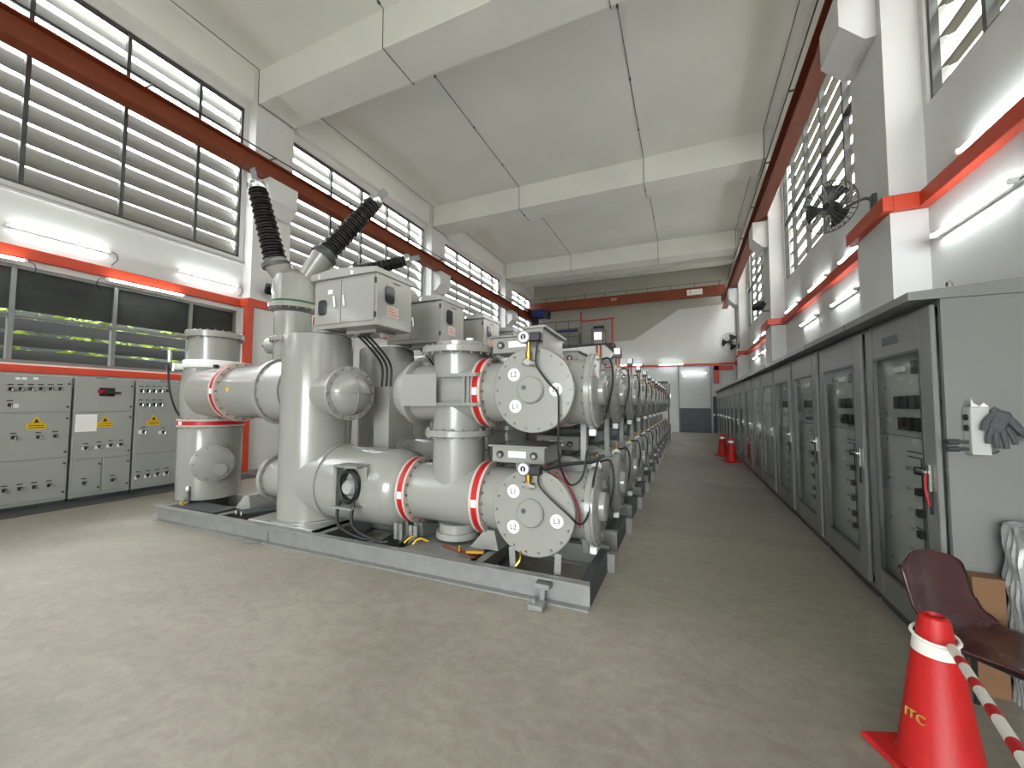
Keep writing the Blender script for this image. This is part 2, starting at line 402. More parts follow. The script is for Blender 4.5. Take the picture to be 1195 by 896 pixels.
# portals help the sky light find the openings
for i, (a, b) in enumerate(bays):
    for x, s in ((XL-.25, 1), (XR+.25, -1)):
        ld = bpy.data.lights.new('window_portal', 'AREA'); ld.shape = 'RECTANGLE'; ld.size = WZ1-WZ0; ld.size_y = b-a; ld.cycles.is_portal = True
        lo = bpy.data.objects.new('window_portal', ld); COL.objects.link(lo)
        lo.location = (x, (a+b)/2, (WZ0+WZ1)/2); lo.rotation_euler = (0, -s*math.pi/2, 0)
ld = bpy.data.lights.new('added_door_portal', 'AREA'); ld.shape = 'RECTANGLE'; ld.size = DX1-DX0; ld.size_y = DZ; ld.cycles.is_portal = True
lo = bpy.data.objects.new('added_door_portal', ld); COL.objects.link(lo); lo.location = ((DX0+DX1)/2, Y0-.1, DZ/2); lo.rotation_euler = (math.pi/2, 0, 0)
# planting and boundary wall outside the low left windows
tag(MB().box(-12.9, -12.7, Y0, 9, -.2, 4.6).build('boundary_wall', 'panel_dark'), 'dark boundary wall outside the low left louvre windows', 'wall')
struct(MB().box(-60, 55, -60, 70, -.6, -.3).build('outdoor_ground', 'grey_wall_paint'))
tag(MB().box(8.0, 10.5, -25, 50, -.3, 14.5).build('added_sky_blocker', 'grey_wall_paint'), 'unseen plain block added outside the right-hand windows to cut low daylight', 'light blocker')  # unseen block, added to keep low sky light off the left floor
lf = MB()
for i in range(4200):
    c = Vector((-12.5+random.random()*.9, Y0+random.random()*17, .2+random.random()*3.9))
    u = Vector((random.uniform(-1, 1), random.uniform(-1, 1), random.uniform(-1, 1))).normalized(); _, p, q = frame_of(u)
    r = random.uniform(.08, .16); lf.add([c-p*r, c+q*r*.5, c+p*r, c-q*r*.5], [(0, 1, 2, 3)])
tag(lf.build('hedge_foliage', 'leaf', ang=0), 'yellow-green foliage glimpsed through the low louvres', 'foliage', kind='stuff')
# doors on the back wall
d1 = struct(bx('door_1', 'door_grey', None, -.35, 1.3, Y1-.24, Y1-.14, 0, 3.85))
bx('lower_panel', 'door_blue', d1, -.35, 1.3, Y1-.30, Y1-.24, 0, 1.42)
m = MB(); m.box(-.42, -.35, Y1-.26, Y1-.14, 0, 3.92); m.box(1.3, 1.37, Y1-.26, Y1-.14, 0, 3.92); m.box(-.42, 1.37, Y1-.26, Y1-.14, 3.85, 3.92)
m.build('door_frame', 'frame_alu', d1)
d2 = struct(bx('door_2', 'black_plastic', None, 1.42, 1.72, Y1-.22, Y1-.14, 0, 2.1))
bx('handle', 'chrome', d2, 1.46, 1.5, Y1-.26, Y1-.22, .98, 1.12)
# ------------------------------------------------------------------ red trunking
TZ0, TZ1 = 3.88, 4.06
def trunk(name, label, m): return tag(m.build(name, 'trunking_red'), label, 'trunking', 'red cable trunking')
m = MB(); m.box(XL, XL+.1, Y0, PIL[2], TZ0, TZ1, b=.008)
m.box(XL+.1, XLF, PIL[2]-.1, PIL[2], TZ0, TZ1, b=.004)
for p in PIL[2:]:
    m.box(XLF, XLF+.09, p-.1, p+1.06, TZ0, TZ1, b=.004)
    if p+1.06 < Y1: m.box(XL, XL+.1, p+1.0, min(p+BAY, Y1-.2), TZ0, TZ1, b=.008)
trunk('cable_trunking', 'red cable trunking running along the left wall above the low windows', m)
trunk('cable_trunking', 'vertical red trunking drop beside the left pillar', MB().box(XLF+.001, XLF+.12, PIL[2]-.14, PIL[2]+.03, 0, TZ0-.002, b=.006))
trunk('sill_trunking', 'thin red trunking along the sill above the left cabinets', MB().box(XL, XL+.09, Y0, PIL[2]-.14, 2.05, 2.17, b=.006))
m = MB()
m.box(XR-.11, XR, Y0, PIL[2]-.0, TZ0, TZ1, b=.008)
for i, p in enumerate(PIL[2:]):
    m.box(XRF, XR-.11, p-.1, p, TZ0, TZ1, b=.004); m.box(XRF-.1, XRF, p-.1, p+1.1, TZ0, TZ1, b=.004); m.box(XRF, XR-.11, p+1.0, p+1.1, TZ0, TZ1, b=.004)
    if p+1.1 < Y1: m.box(XR-.11, XR, p+1.0, min(p+BAY, Y1-.2), TZ0, TZ1, b=.004)
trunk('cable_trunking', 'orange-red cable trunking stepping round the right wall pillars', m)
trunk('cable_trunking', 'thin red trunking across the white back wall', MB().box(-6.8, XR-.12, Y1-.22, Y1-.14, 3.93, 4.03, b=.006))
m = MB(); m.box(1.5, 1.75, Y1-.34, Y1-.14, 2.85, 3.92, b=.008); m.box(1.5, 2.5, Y1-.34, Y1-.14, 3.6, 3.85, b=.008)
trunk('cable_trunking', 'short orange trunking drop at the back right corner', m)
# ------------------------------------------------------------------ fluorescent battens
def tube_light(c, ax, out, label, length=1.2, flip=1):
    c = Vector(c); ax = Vector(ax); out = Vector(out); t = thing('tube_light', c, label, 'tube light', 'fluorescent tube lights')
    side = ax.cross(out).normalized()
    MB().obox(c+out*.025, (length, .05, .05), ax, side, b=.006).build('batten', 'label_white', t)
    MB().cyl(c+out*.07-ax*(length/2-.03), c+out*.07+ax*(length/2-.03), .016, 10).build('tube', 'tube_glow', t)
    for s in (-1, 1):
        MB().obox(c+out*.05+ax*(s*length/2), (.045, .055, .1), ax, side, b=.01).build('end_cap', 'label_white', t)
    e = c+ax*(flip*length/2)
    MB().tube([e+out*.03, e+ax*(flip*.1)+out*.05-Z*.02, e+ax*(flip*.13)+out*.03-Z*.12, e+ax*(flip*.06)-Z*.24], .006, 5).build('cable', 'black_rubber', t)
    return t
tube_light((XL, 3.09, 4.37), Yv, X, 'lit tube above the red trunking at the far left of the photo')
tube_light((XL, 5.41, 4.37), Yv, X, 'lit tube above the red trunking next to the left pillar')
tube_light((XL+.1, 4.25, 3.825), Yv, X, 'lit tube under the red trunking over the middle of the left low window', flip=-1)
tube_light((XL+.1, 2.05, 3.825), Yv, X, 'lit tube under the red trunking cut by the left photo edge')
tube_light((XL, .8, 4.37), Yv, X, 'unseen lit tube added for light on the left wall, one behind the viewer')  # this tube and the next are out of view, added to brighten the hall
tube_light((XL, -2.5, 4.37), Yv, X, 'unseen lit tube added for light on the left wall, two behind the viewer')
for i, (yy, zz) in enumerate(((9.0, 4.37), (11.5, 4.37), (16.2, 4.37), (18.8, 4.37))):  # extra tubes out of sight, added for their light
    tube_light((XL, yy, zz), Yv, X, 'unseen lit tube added for light on the left wall behind the %s switchgear' % ('second and third', 'fifth and sixth', 'ninth', 'last')[i])
RT = [((1171, 139), 4.09, 'uppermost lit tube above the orange trunking at the right photo edge'),
      ((1130, 250), 3.47, 'lit tube under the orange trunking above the nearest panel cabinet'),
      ((995, 303), 4.05, 'lit tube above the trunking just right of the wall fan mast'),
      ((984, 351), 3.47, 'lit tube under the trunking above the third panel cabinet'),
      ((954, 339), 4.07, 'lit tube above the trunking in the middle of the second right bay'),
      ((943, 378), 3.5, 'lit tube under the trunking above the fourth panel cabinet'),
      ((924, 367), 4.07, 'lit tube above the trunking at the far end of the second right bay'),
      ((893, 391), 4.1, 'lit tube above the trunking past the floodlight'),
      ((883, 402), 4.1, 'lit tube above the trunking farthest down the right wall'),
      ((893, 408), 3.5, 'lit tube under the trunking past the floodlight'),
      ((882, 417), 3.5, 'lit tube under the trunking farthest down the right wall')]
def near_bay(y):
    for p in PIL:
        if p-.75 < y < p+1.75: y = p-.78 if y < p+.5 else p+1.78
    return y
for (px, py), z, lab in RT:
    y = P(px, py, 0, XR-.06).y; tube_light((XR, near_bay(y), 4.135 if z > 4 else z), Yv, -X, lab, flip=-1)
tube_light((XR, .6, 4.135), Yv, -X, 'unseen lit tube added for light on the right wall, beside the viewer')  # two more unseen tubes, added to brighten the right side
tube_light((XR, -2.6, 4.135), Yv, -X, 'unseen lit tube added for light on the right wall, behind the viewer')
for px, py, lab in ((736, 426, 'lit tube on the back wall farthest left'), (783, 425.5, 'lit tube on the back wall level with the red trunking'), (810, 435.5, 'lit tube on the back wall over the dark-bottomed door')):
    q = P(px, py, 1, Y1-.2); tube_light((q.x, Y1-(.24 if py < 430 else .25), q.z), X, -Yv, lab, length=1.35)
# ------------------------------------------------------------------ crane rails and crane
def ibeam(m, x, y0, y1, z0, z1, w, t=.03):
    m.box(x-w/2, x+w/2, y0, y1, z0, z0+t); m.box(x-w/2, x+w/2, y0, y1, z1-t, z1); m.box(x-.018, x+.018, y0, y1, z0, z1); return m
for x, side in ((-9.3, 'left'), (2.1, 'right')):
    t = thing('crane_rail', (x, 10, 7.05), 'orange-brown steel crane rail beam along the %s windows' % side, 'crane rail', 'crane rails')
    ibeam(MB(), x, Y0+.3, Y1-.6, 7.05, 7.48, .27).build('rail_beam', 'rail_orange', t)
    bx('rail', 'rail_orange', t, x-.03, x+.03, Y0+.3, Y1-.6, 7.48, 7.53)
    xs = x+(.2 if x < 0 else -.2)
    m = MB(); m.tube([(xs, Y0+.4, 7.56), (xs, Y1-1, 7.56)], .014, 6, 0); m.build('conductor_bar', 'black_rubber', t)
    y = -1.0
    while y < Y1-1.5:
        bx('conductor_bracket', 'steel_dark', t, min(x, xs)-.02, max(x, xs)+.06, y-.015, y+.015, 7.52, 7.55); y += 2.45
YCR = 24.6
t = thing('overhead_crane', (-3.6, YCR, 7.53), 'orange overhead travelling crane spanning the far end of the hall', 'crane')
m = MB(); m.box(-9.3, 2.1, YCR-.15, YCR+.15, 7.66, 8.22, b=.01); m.build('girder', 'rail_orange', t)
for x in (-9.3, 2.1):
    MB().box(x-.14, x+.14, YCR-1.1, YCR+1.1, 7.53, 7.78, b=.01).build('end_carriage', 'rail_orange', t)
m = MB(); m.tube([(-8.6, YCR-.2, 8.42), (1.9, YCR-.2, 8.42)], .012, 6, 0)
for i in range(9): m.box(-8.2+i*1.25-.012, -8.2+i*1.25+.012, YCR-.2, YCR-.16, 8.2, 8.43)
m.build('festoon_rail', 'black_rubber', t)
pl_ = bx('rating_plate', 'label_white', t, .15, .95, YCR-.165, YCR-.15, 7.78, 8.1)
text('plate_text', '3', 'ink_red', pl_, (.32, YCR-.168, 7.94), .26, X, Z)
text('girder_text', 'EXT', 'label_white', t, (-3.9, YCR-.155, 7.98), .2, X, Z)
t = thing('chain_hoist', (-8.6, YCR, 5.4), 'black and blue electric hoist hanging at the left end of the orange crane', 'hoist')
MB().cyl((-9.0, YCR-.35, 7.45), (-8.2, YCR-.35, 7.45), .33, 20).build('motor', 'motor_blue', t)
m = MB(); m.box(-9.1, -8.9, YCR-.65, YCR+.1, 7.1, 7.655, b=.03); m.box(-8.3, -8.0, YCR-.6, YCR+.1, 7.15, 7.655, b=.03); m.box(-9.0, -8.1, YCR-.15, YCR+.05, 7.55, 7.657); m.build('gear_case', 'black_plastic', t)
m = MB(); m.box(-9.12, -8.75, YCR-.5, YCR-.1, 5.2, 7.15, b=.04); m.build('cable_bundle', 'black_rubber', t)
m = MB()
for dx in (0, .12, .24): m.tube([(-8.7+dx, YCR-.3, 7.2), (-8.7+dx, YCR-.3, 5.7)], .022, 6, 0)
m.build('chain', 'black_rubber', t)
MB().box(-8.8, -8.35, YCR-.42, YCR-.18, 5.4, 5.75, b=.05).build('hook_block', 'black_plastic', t)
# ------------------------------------------------------------------ mezzanine at the back left
t = thing('mezzanine', (-6.2, 25.3, 5.3), 'grey mezzanine platform with handrails at the back left', 'mezzanine')
bx('platform', 'steel_dark', t, -9.7, -4.05, 25.0, 25.86, 5.2, 5.45)
m = MB(); m.box(-9.7, -4.05, 25.0, 25.06, 4.4, 5.2); m.build('fascia', 'panel_dark', t)
for z in (6.0, 6.5, 7.0): MB().tube([(-9.6, 25.03, z), (-6.05, 25.03, z)], .025, 6, 0).build('handrail', 'panel_dark', t)
for i in range(5): MB().cyl((-9.4+i*.83, 25.03, 5.45), (-9.4+i*.83, 25.03, 7.0), .022, 6).build('rail_post', 'panel_dark', t)
for lab, args in (('wide grey cabinet on the mezzanine behind the handrail', (-8.2, -6.3, 5.45, 6.35)), ('tall pale cabinet on the mezzanine beside the red pipe', (-5.5, -4.6, 5.45, 6.45))):
    c = thing('mezzanine_cabinet', ((args[0]+args[1])/2, 25.5, 5.45), lab, 'cabinet')
    bx('body', 'panel_grey', c, args[0], args[1], 25.3, 25.8, args[2], args[3], .01)
    n = 3
    for i in range(n):
        a = args[0]+(args[1]-args[0])*i/n
        bx('door', 'panel_grey', c, a+.02, a+(args[1]-args[0])/n-.02, 25.285, 25.3, args[2]+.05, args[3]-.08)
    bx('top_gear', 'motor_blue', c, args[0]+.1, args[1]-.1, 25.4, 25.7, args[3], args[3]+.18, .02)
m = MB(); q = [(-6.05, 7.45), (-6.05, 6.85), (-4.1, 6.95)]
m.tube([(-6.05, 24.93, 7.5), (-6.05, 24.93, 6.9)], .05, 8, 0); m.tube([(-6.05, 24.93, 6.9), (-3.95, 24.93, 6.95)], .05, 8, 0); m.tube([(-4.1, 24.93, 6.95), (-4.1, 24.93, 5.2)], .05, 8, 0)
tag(m.build('red_pipe', 'trunking_red'), 'thin dark red pipe framing the pale mezzanine cabinet', 'pipe')
m = MB(); m.prism([(-7.2, 24.2, 4.35), (-4.3, 24.2, 4.35), (-4.0, 24.2, 4.75), (-4.45, 24.2, 5.2), (-7.2, 24.2, 5.1)], (0, .8, 0))
t = tag(m.build('boxed_duct', 'label_white'), 'white boxed duct hanging in front of the mezzanine edge', 'duct')
bx('rib', 'label_white', t, -6.7, -4.4, 24.16, 24.2, 4.4, 4.62)
# ================================================================== RIGHT ROW OF RELAY PANELS
XF = 1.37; XBK = 2.12; HC = 2.2
ORD = ['first', 'second', 'third', 'fourth', 'fifth', 'sixth', 'seventh', 'eighth', 'ninth', 'tenth', 'eleventh', 'twelfth', 'thirteenth', 'fourteenth', 'fifteenth', 'sixteenth']
def relay_panel(y0, y1, label, detail):
    t = thing('relay_panel', ((XF+XBK)/2, (y0+y1)/2, 0), label, 'cabinet', 'glass-fronted relay panels along the right wall')
    w = y1-y0
    b = MB(); b.box(XF+.03, XBK, y0, y0+.03, .06, HC-.006); b.box(XF+.03, XBK, y1-.03, y1, .06, HC-.006); b.box(XBK-.02, XBK, y0+.03, y1-.03, .06, HC-.006); b.box(XF+.03, XBK-.02, y0+.03, y1-.03, .06, .1); b.box(XF+.03, XBK-.02, y0+.03, y1-.03, HC-.04, HC-.006)
    b.build('body', 'panel_grey', t)
    bx('plinth', 'steel_dark', t, XF+.04, XBK-.02, y0+.01, y1-.01, 0, .06)
    r = MB(); ya, yb = y0-.012, y1+.006
    r.prism([(XF-.12, ya, HC-.005), (XBK+.03, ya, HC-.005), (XBK+.03, ya, HC+.11), (XF-.12, ya, HC+.045)], (0, yb-ya, 0))
    r.build('roof', 'panel_grey', t)
    # door: frame around a tall pane
    d = MB(); a, c = y0+.035, y1-.035; fw_ = .15*w/1.1; z0, z1 = .1, HC-.03
    x0, x1 = XF-.005, XF+.022
    d.box(x0, x1, a, a+fw_, z0, z1, .005); d.box(x0, x1, c-fw_, c, z0, z1, .005); d.box(x0, x1, a+fw_, c-fw_, z0, z0+.2, .005); d.box(x0, x1, a+fw_, c-fw_, z1-.26, z1, .005)
    dr = d.build('door', 'panel_grey', t)
    bx('pane', 'clear_pane', dr, XF+.004, XF+.010, a+fw_, c-fw_, z0+.2, z1-.26)
    g = MB(); zz0, zz1 = z0+.2, z1-.26
    for q in ((a+fw_-.012, a+fw_+.008, zz0, zz1), (c-fw_-.008, c-fw_+.012, zz0, zz1), (a+fw_, c-fw_, zz0-.012, zz0+.008), (a+fw_, c-fw_, zz1-.008, zz1+.012)): g.box(XF-.009, XF+.003, q[0], q[1], q[2], q[3])
    g.build('gasket', 'panel_dark', dr)
    # handle at the near edge
    hy = a+.07; h = MB(); h.box(XF-.022, XF-.005, hy-.018, hy+.018, 1.03, 1.2, .006); h.obox((XF-.04, hy+.03, 1.15), (.018, .1, .022), b=.005); h.build('handle', 'chrome', dr)
    hd = MB(); hd.tube([(XF-.012, hy-.005, 1.04), (XF-.02, hy-.02, .98), (XF-.018, hy-.015, .9)], .008, 6); hd.build('key_tag', 'black_plastic', dr)
    ip = bx('instrument_plate', 'inner_panel', t, XF+.07, XF+.09, y0+.04, y1-.04, .12, HC-.08)
    xi = XF+.07
    ym = (y0+y1)/2
    def it(name, m_, yy, zz, dy, dz, dep=.02): return bx(name, m_, ip, xi-dep, xi, yy-dy/2, yy+dy/2, zz-dz/2, zz+dz/2, .003)
    if detail >= 1:
        it('display', 'black_plastic', ym-.18, 1.82, .2, .09); it('name_label', 'label_white', ym+.1, 1.82, .14, .04)
        for r_ in range(2):
            for k in range(4 if r_ == 0 else 3): it('relay', 'black_plastic', ym-.26+.11*k+(.0 if r_ == 0 else .06), 1.58-.15*r_, .075, .09, .05)
        m_ = MB()
        m_.box(xi-.006, xi, ym-.32, ym+.05, 1.232, 1.24); m_.box(xi-.006, xi, ym-.32, ym+.05, 1.196, 1.204)
        m_.box(xi-.006, xi, ym-.13, ym-.122, .45, 1.2); m_.box(xi-.006, xi, ym-.31, ym-.302, .6, 1.2)
        for z in (.95, .72, .52): m_.box(xi-.006, xi, ym-.31, ym-.02, z, z+.007)
        m_.build('mimic_line', 'ink', ip)
        for z in (1.12, .98, .84, .70, .56, .45):
            it('switch', 'black_plastic', ym-.13, z, .05, .05, .04)
            it('switch', 'black_plastic', ym-.31, z-.03, .055, .045, .035)
            it('lamp', 'chrome', ym+.02, z, .025, .025, .025)
        for z in (1.9, 1.7, 1.5, 1.3, 1.0, .7, .4): it('screw', 'ink', ym+.36, z, .014, .014, .006)
        bx('tier_gap', 'panel_dark', ip, xi-.004, xi, y0+.05, y1-.05, 1.335, 1.341)
    return t
edges = [3.16, 4.24]+[4.24+1.26*k for k in range(1, 15)]
panels = []
proto = None
for i in range(15):
    y0, y1 = edges[i]+.02, edges[i+1]-.03
    if i == 0: lab = 'nearest grey relay panel, its whole side showing a switch box with a glove'
    else: lab = '%s glass-fronted grey relay panel counted from the near end of the right row' % ORD[i]
    if i <= 1:
        t = relay_panel(y0, y1, lab, 2)
        if i == 1: proto = t
    else:
        t = copy_tree(proto, (0, edges[i]-edges[1], 0)); t['label'] = lab
    panels.append(t)
p1 = panels[0]
nm = bx('name_plate', 'frame_dark', p1, XF-.009, XF-.004, 3.62, 3.86, 2.0, 2.06)
eye = MB(); c0 = Vector((1.56, 3.42, HC+.115))
eye.tube([c0+Vector((math.cos(a)*.035*.3, math.sin(a)*.035, math.sin(a+1.57)*-.035)) for a in [2*math.pi*k/14 for k in range(15)]], .007, 6, 1); eye.cyl(c0-Z*.06, c0-Z*.03, .014, 8)
eye.build('lifting_eye', 'chrome', p1)
cb = MB().tube([(XF-.03, 3.29, 1.14), (XF-.035, 3.285, 1.05), (XF-.03, 3.26, .95)], .006, 6); cb.build('red_key_tag', 'red_band', p1)
text('panel_letters', 'A12', 'chrome', panels[1], (XF-.01, 4.95, 2.08), .09, -Yv, Z)
# switch box and glove on the side of the first panel (side face y = 3.18)
YS = 3.18
t = thing('switch_box', (1.53, YS-.04, 1.27), 'small pale switch box with two levers on the side of the nearest panel', 'switch box')
b_ = bx('box', 'inner_panel', t, 1.47, 1.55, YS-.075, YS-.001, 1.28, 1.55, .004)
m = MB()
for z in (1.35, 1.31): m.cyl((1.47, YS-.04, z), (1.42, YS-.045, z), .009, 8); m.cyl((1.425, YS-.045, z), (1.375, YS-.05, z-.002), .016, 10)
m.build('lever', 'steel_dark', t)
m = MB()
for z in (1.49, 1.43): m.cyl((1.462, YS-.038, z), (1.47, YS-.038, z), .018, 12)
m.build('keyhole', 'ink', t)
MB().tube([(1.55, YS-.01, 1.295), (1.58, YS-.03, 1.29), (1.59, YS-.05, 1.31)], .006, 6).build('hook', 'chrome', t)
bag = MB(); bag.add([(1.475, YS-.07, 1.55), (1.485, YS-.05, 1.6), (1.5, YS-.045, 1.57), (1.52, YS-.05, 1.555), (1.54, YS-.045, 1.575), (1.55, YS-.07, 1.55)], [(0, 1, 2, 3, 4, 5)]); bag.build('plastic_sheet', 'label_white', t, ang=0)
gl = MB()
def finger(pts, r): gl.tube([(x-.06, y, z+.02) for x, y, z in pts], r, 8)
gl.obox((1.565, YS-.1, 1.47), (.085, .035, .13), (.9, 0, -.35), (0, 1, 0), b=.016)
finger([(1.6, YS-.1, 1.42), (1.585, YS-.105, 1.37), (1.585, YS-.1, 1.33)], .013)
finger([(1.615, YS-.1, 1.41), (1.61, YS-.11, 1.35), (1.615, YS-.105, 1.305)], .0135)
finger([(1.64, YS-.1, 1.4), (1.645, YS-.11, 1.345), (1.65, YS-.105, 1.305)], .0135)
finger([(1.66, YS-.1, 1.41), (1.675, YS-.11, 1.36), (1.685, YS-.105, 1.33)], .0125)
finger([(1.6, YS-.1, 1.48), (1.575, YS-.11, 1.45), (1.565, YS-.11, 1.4)], .015)
finger([(1.61, YS-.09, 1.52), (1.66, YS-.1, 1.47), (1.71, YS-.1, 1.4), (1.76, YS-.09, 1.355)], .017)
finger([(1.62, YS-.075, 1.51), (1.69, YS-.08, 1.45), (1.73, YS-.08, 1.38)], .02)
tag(gl.build('work_glove', 'glove_grey'), 'dark grey work glove hanging over the pale switch box', 'glove')
# ================================================================== LEFT SWITCHBOARD CABINETS
XC = -8.95
def lv(name, y0, y1, label, doors):
    t = thing('switchboard_cabinet', (XC-.3, (y0+y1)/2, 0), label, 'cabinet', 'light grey switchboard cabinets on the left')
    bx('body', 'cabinet_grey', t, XC-.6, XC, y0+.004, y1-.004, .05, 1.97, .006)
    bx('plinth', 'steel_dark', t, XC-.58, XC-.02, y0+.004, y1-.004, 0, .05)
    bx('vent_slot', 'ink', t, XC-.2, XC-.12, (y0+y1)/2-.06, (y0+y1)/2+.06, 1.97, 1.985)
    out = []
    for (a, b, z0, z1) in doors:
        d = bx('door', 'cabinet_grey', t, XC, XC+.018, a, b, z0, z1, .004); out.append(d)
        for z in ((z0+.08, z1-.08) if z1-z0 > .3 else ((z0+z1)/2,)): MB().cyl((XC+.018, b-.03, z), (XC+.03, b-.03, z), .014, 8).build('lock', 'black_plastic', d)
    return t, out
def stud(d, px, py, w=.05, h=.05, m_='black_plastic', dep=.03, name='switch'):
    q = P(px, py, 0, XC+.018); return bx(name, m_, d, XC+.018, XC+.018+dep, q.y-w/2, q.y+w/2, q.z-h/2, q.z+h/2, .004)
def knob(d, px, py):
    stud(d, px, py-4, .06, .014, 'black_plastic', .006, 'name_strip'); stud(d, px, py+1, .045, .05); stud(d, px+1.5, py+2, .018, .05, 'chrome', .045, 'switch_toggle')
def zp(px): return 280+px/2.637
t, D = lv('a', 1.45, 3.05, 'leftmost light grey switchboard cabinet with one row of six switches', [(1.47, 3.03, 1.42, 1.94), (1.47, 3.03, .72, 1.4), (1.47, 3.03, .1, .7)])
for zx in (32, 63, 95, 126, 156, 185): knob(D[0], zx/2.637, zp(455))
knob(D[0], 30/2.637, zp(505)); stud(D[0], 48/2.637, zp(510), .06, .06, 'label_white', .003, 'sticker')
for zx in (55, 75, 110): stud(D[0], zx/2.637, zp(426), .05, .035, 'label_white', .004, 'sticker')
for zx, zy in ((40, 605), (118, 603), (170, 600)): knob(D[1], zx/2.637, zp(zy))
def warn(d, px, py):
    q = P(px, py, 0, XC+.018); s = bx('warning_sign', 'sign_yellow', d, XC+.018, XC+.021, q.y-.1, q.y+.1, q.z-.1, q.z-.01)
    MB().prism([(XC+.018, q.y-.07, q.z-.02), (XC+.018, q.y+.07, q.z-.02), (XC+.018, q.y, q.z+.1)], (.003, 0, 0)).build('warning_triangle', 'sign_yellow', s)
    MB().prism([(XC+.021, q.y-.03, q.z), (XC+.021, q.y+.03, q.z), (XC+.021, q.y, q.z+.06)], (.002, 0, 0)).build('warning_mark', 'ink', s)
    for i in range(2): bx('warning_line', 'ink', s, XC+.021, XC+.023, q.y-.08, q.y+.08, q.z-.05-.03*i, q.z-.04-.03*i)
warn(D[1], 112/2.637, zp(562))
for zx in (12, 60, 105, 150): knob(D[2], zx/2.637, zp(768-(zx-12)*.12))
t, D = lv('b', 3.07, 3.83, 'middle light grey switchboard cabinet with a red and black rotary handle', [(3.09, 3.81, 1.42, 1.94), (3.09, 3.81, .66, 1.4), (3.09, 3.44, .1, .64), (3.46, 3.81, .1, .64)])
q = P(328/2.637, zp(468), 0, XC)
m = MB(); m.box(XC+.018, XC+.03, q.y-.1, q.y+.1, q.z-.07, q.z+.07, .006); m.build('handle_plate', 'black_plastic', D[0])
m = MB(); m.cyl((XC+.03, q.y, q.z), (XC+.08, q.y, q.z), .05, 14); m.obox((XC+.09, q.y+.06, q.z-.01), (.03, .2, .035), b=.01); m.build('rotary_handle', 'black_plastic', D[0])
bx('handle_tag', 'red_band', D[0], XC+.03, XC+.036, q.y-.12, q.y-.04, q.z-.02, q.z+.04)
q = P(265/2.637, zp(563), 0, XC+.018); bx('paper_notice', 'label_white', D[1], XC+.018, XC+.02, q.y-.13, q.y+.13, q.z-.14, q.z+.14)
warn(D[1], 323/2.637, zp(558))
for zx, zy in ((264, 637), (305, 632), (340, 628), (372, 626)): knob(D[1], zx/2.637, zp(zy)); stud(D[1], (zx-7)/2.637, zp(zy+6), .05, .05, 'label_white', .003, 'sticker')
knob(D[2], 258/2.637, zp(745)); knob(D[3], 346/2.637, zp(735))
t, D = lv('c', 3.85, 4.85, 'right light grey switchboard cabinet with two rows of switches, beside the tank', [(3.87, 4.83, 1.42, 1.94), (3.87, 4.83, .66, 1.4), (3.87, 4.83, .1, .64)])
for zx in (435, 454, 474, 493, 515): knob(D[0], zx/2.637, zp(461))
for zx in (433, 454, 474, 493): knob(D[0], zx/2.637, zp(503))
warn(D[1], 473/2.637, zp(553))
for zx, zy in ((441, 587), (502, 588)): knob(D[1], zx/2.637, zp(zy)); stud(D[1], (zx-9)/2.637, zp(zy+4), .06, .06, 'label_white', .003, 'sticker')
for zx, zy in ((424, 724), (454, 720), (484, 716), (512, 712)): knob(D[2], zx/2.637, zp(zy)); stud(D[2], (zx-7)/2.637, zp(zy+8), .04, .06, 'label_white', .003, 'sticker')
# ================================================================== WALL FANS AND FLOODLIGHTS
def fan(c, facing, mount, label, R=.31):
    c = Vector(c); f, u, v = frame_of(facing); t = thing('wall_fan', c, label, 'fan', 'wall fans')
    m = MB()
    for k in range(30):
        a = 2*math.pi*k/30; d = u*math.cos(a)+v*math.sin(a)
        m.tube([c+f*.09+d*.05, c+f*.085+d*R*.6, c+f*.03+d*R*.95, c+d*R], .0048, 4, 2)
        m.tube([c-f*.09+d*.07, c-f*.08+d*R*.7, c+d*R], .0048, 4, 2)
    for r_, o in ((R, 0), (R*.6, .085), (R*.3, .09)):
        m.tube([c+f*o+(u*math.cos(a)+v*math.sin(a))*r_ for a in [2*math.pi*k/28 for k in range(29)]], .007 if r_ == R else .004, 5, 1)
    m.build('guard', 'frame_dark', t)
    for k in range(3):
        a0 = 2*math.pi*k/3
        def bl(i, j, a0=a0):
            r_ = .05+(R*.82-.05)*i; a = a0+(j-.5)*1.15*(.55+.45*i); return c+(u*math.cos(a)+v*math.sin(a))*r_+f*((j-.5)*.06)
        MB().grid(bl, 6, 5).build('blade', 'black_plastic', t)
    m = MB(); m.lathe(c+f*.05, -f, [(0, .05), (.05, .055), (.1, .085), (.24, .08), (.28, .05)], 16); m.build('motor', 'black_plastic', t)
    mt = Vector(mount); m = MB(); m.tube([c-f*.22, c-f*.3-Z*.01, (c-f*.3)*.35+mt*.65+Z*.02, mt-Z*.05+(c-mt).normalized()*.06, mt-Z*.12-X*.03], .018, 8); m.build('arm', 'frame_dark', t)
    MB().box(mt.x-.05, mt.x+.001, mt.y-.05, mt.y+.05, mt.z-.2, mt.z+.02, .01).build('bracket', 'steel_dark', t)
    return t
fan((1.74, 6.28, 4.13), (-.62, -.78, -.12), (XRF, 6.5, 4.28), 'large black wall fan on the nearest right pillar', R=.32)
fan((1.85, 20.3, 4.42), (-.4, -.9, -.1), (XRF, 21.0, 4.4), 'small distant wall fan on the farthest right pillar', R=.42)
def flood(c, d, mount, label):
    c = Vector(c); f, u, v = frame_of(d); t = thing('floodlight', c, label, 'floodlight', 'black floodlights')
    MB().obox(c, (.16, .32, .24), f, u, b=.02).build('housing', 'black_plastic', t)
    MB().obox(c+f*.083, (.01, .26, .19), f, u).build('lens', 'dark_glass', t)
    MB().tube([c-f*.05, c-f*.12-Z*.06, Vector(mount)], .02, 6).build('bracket', 'black_plastic', t)
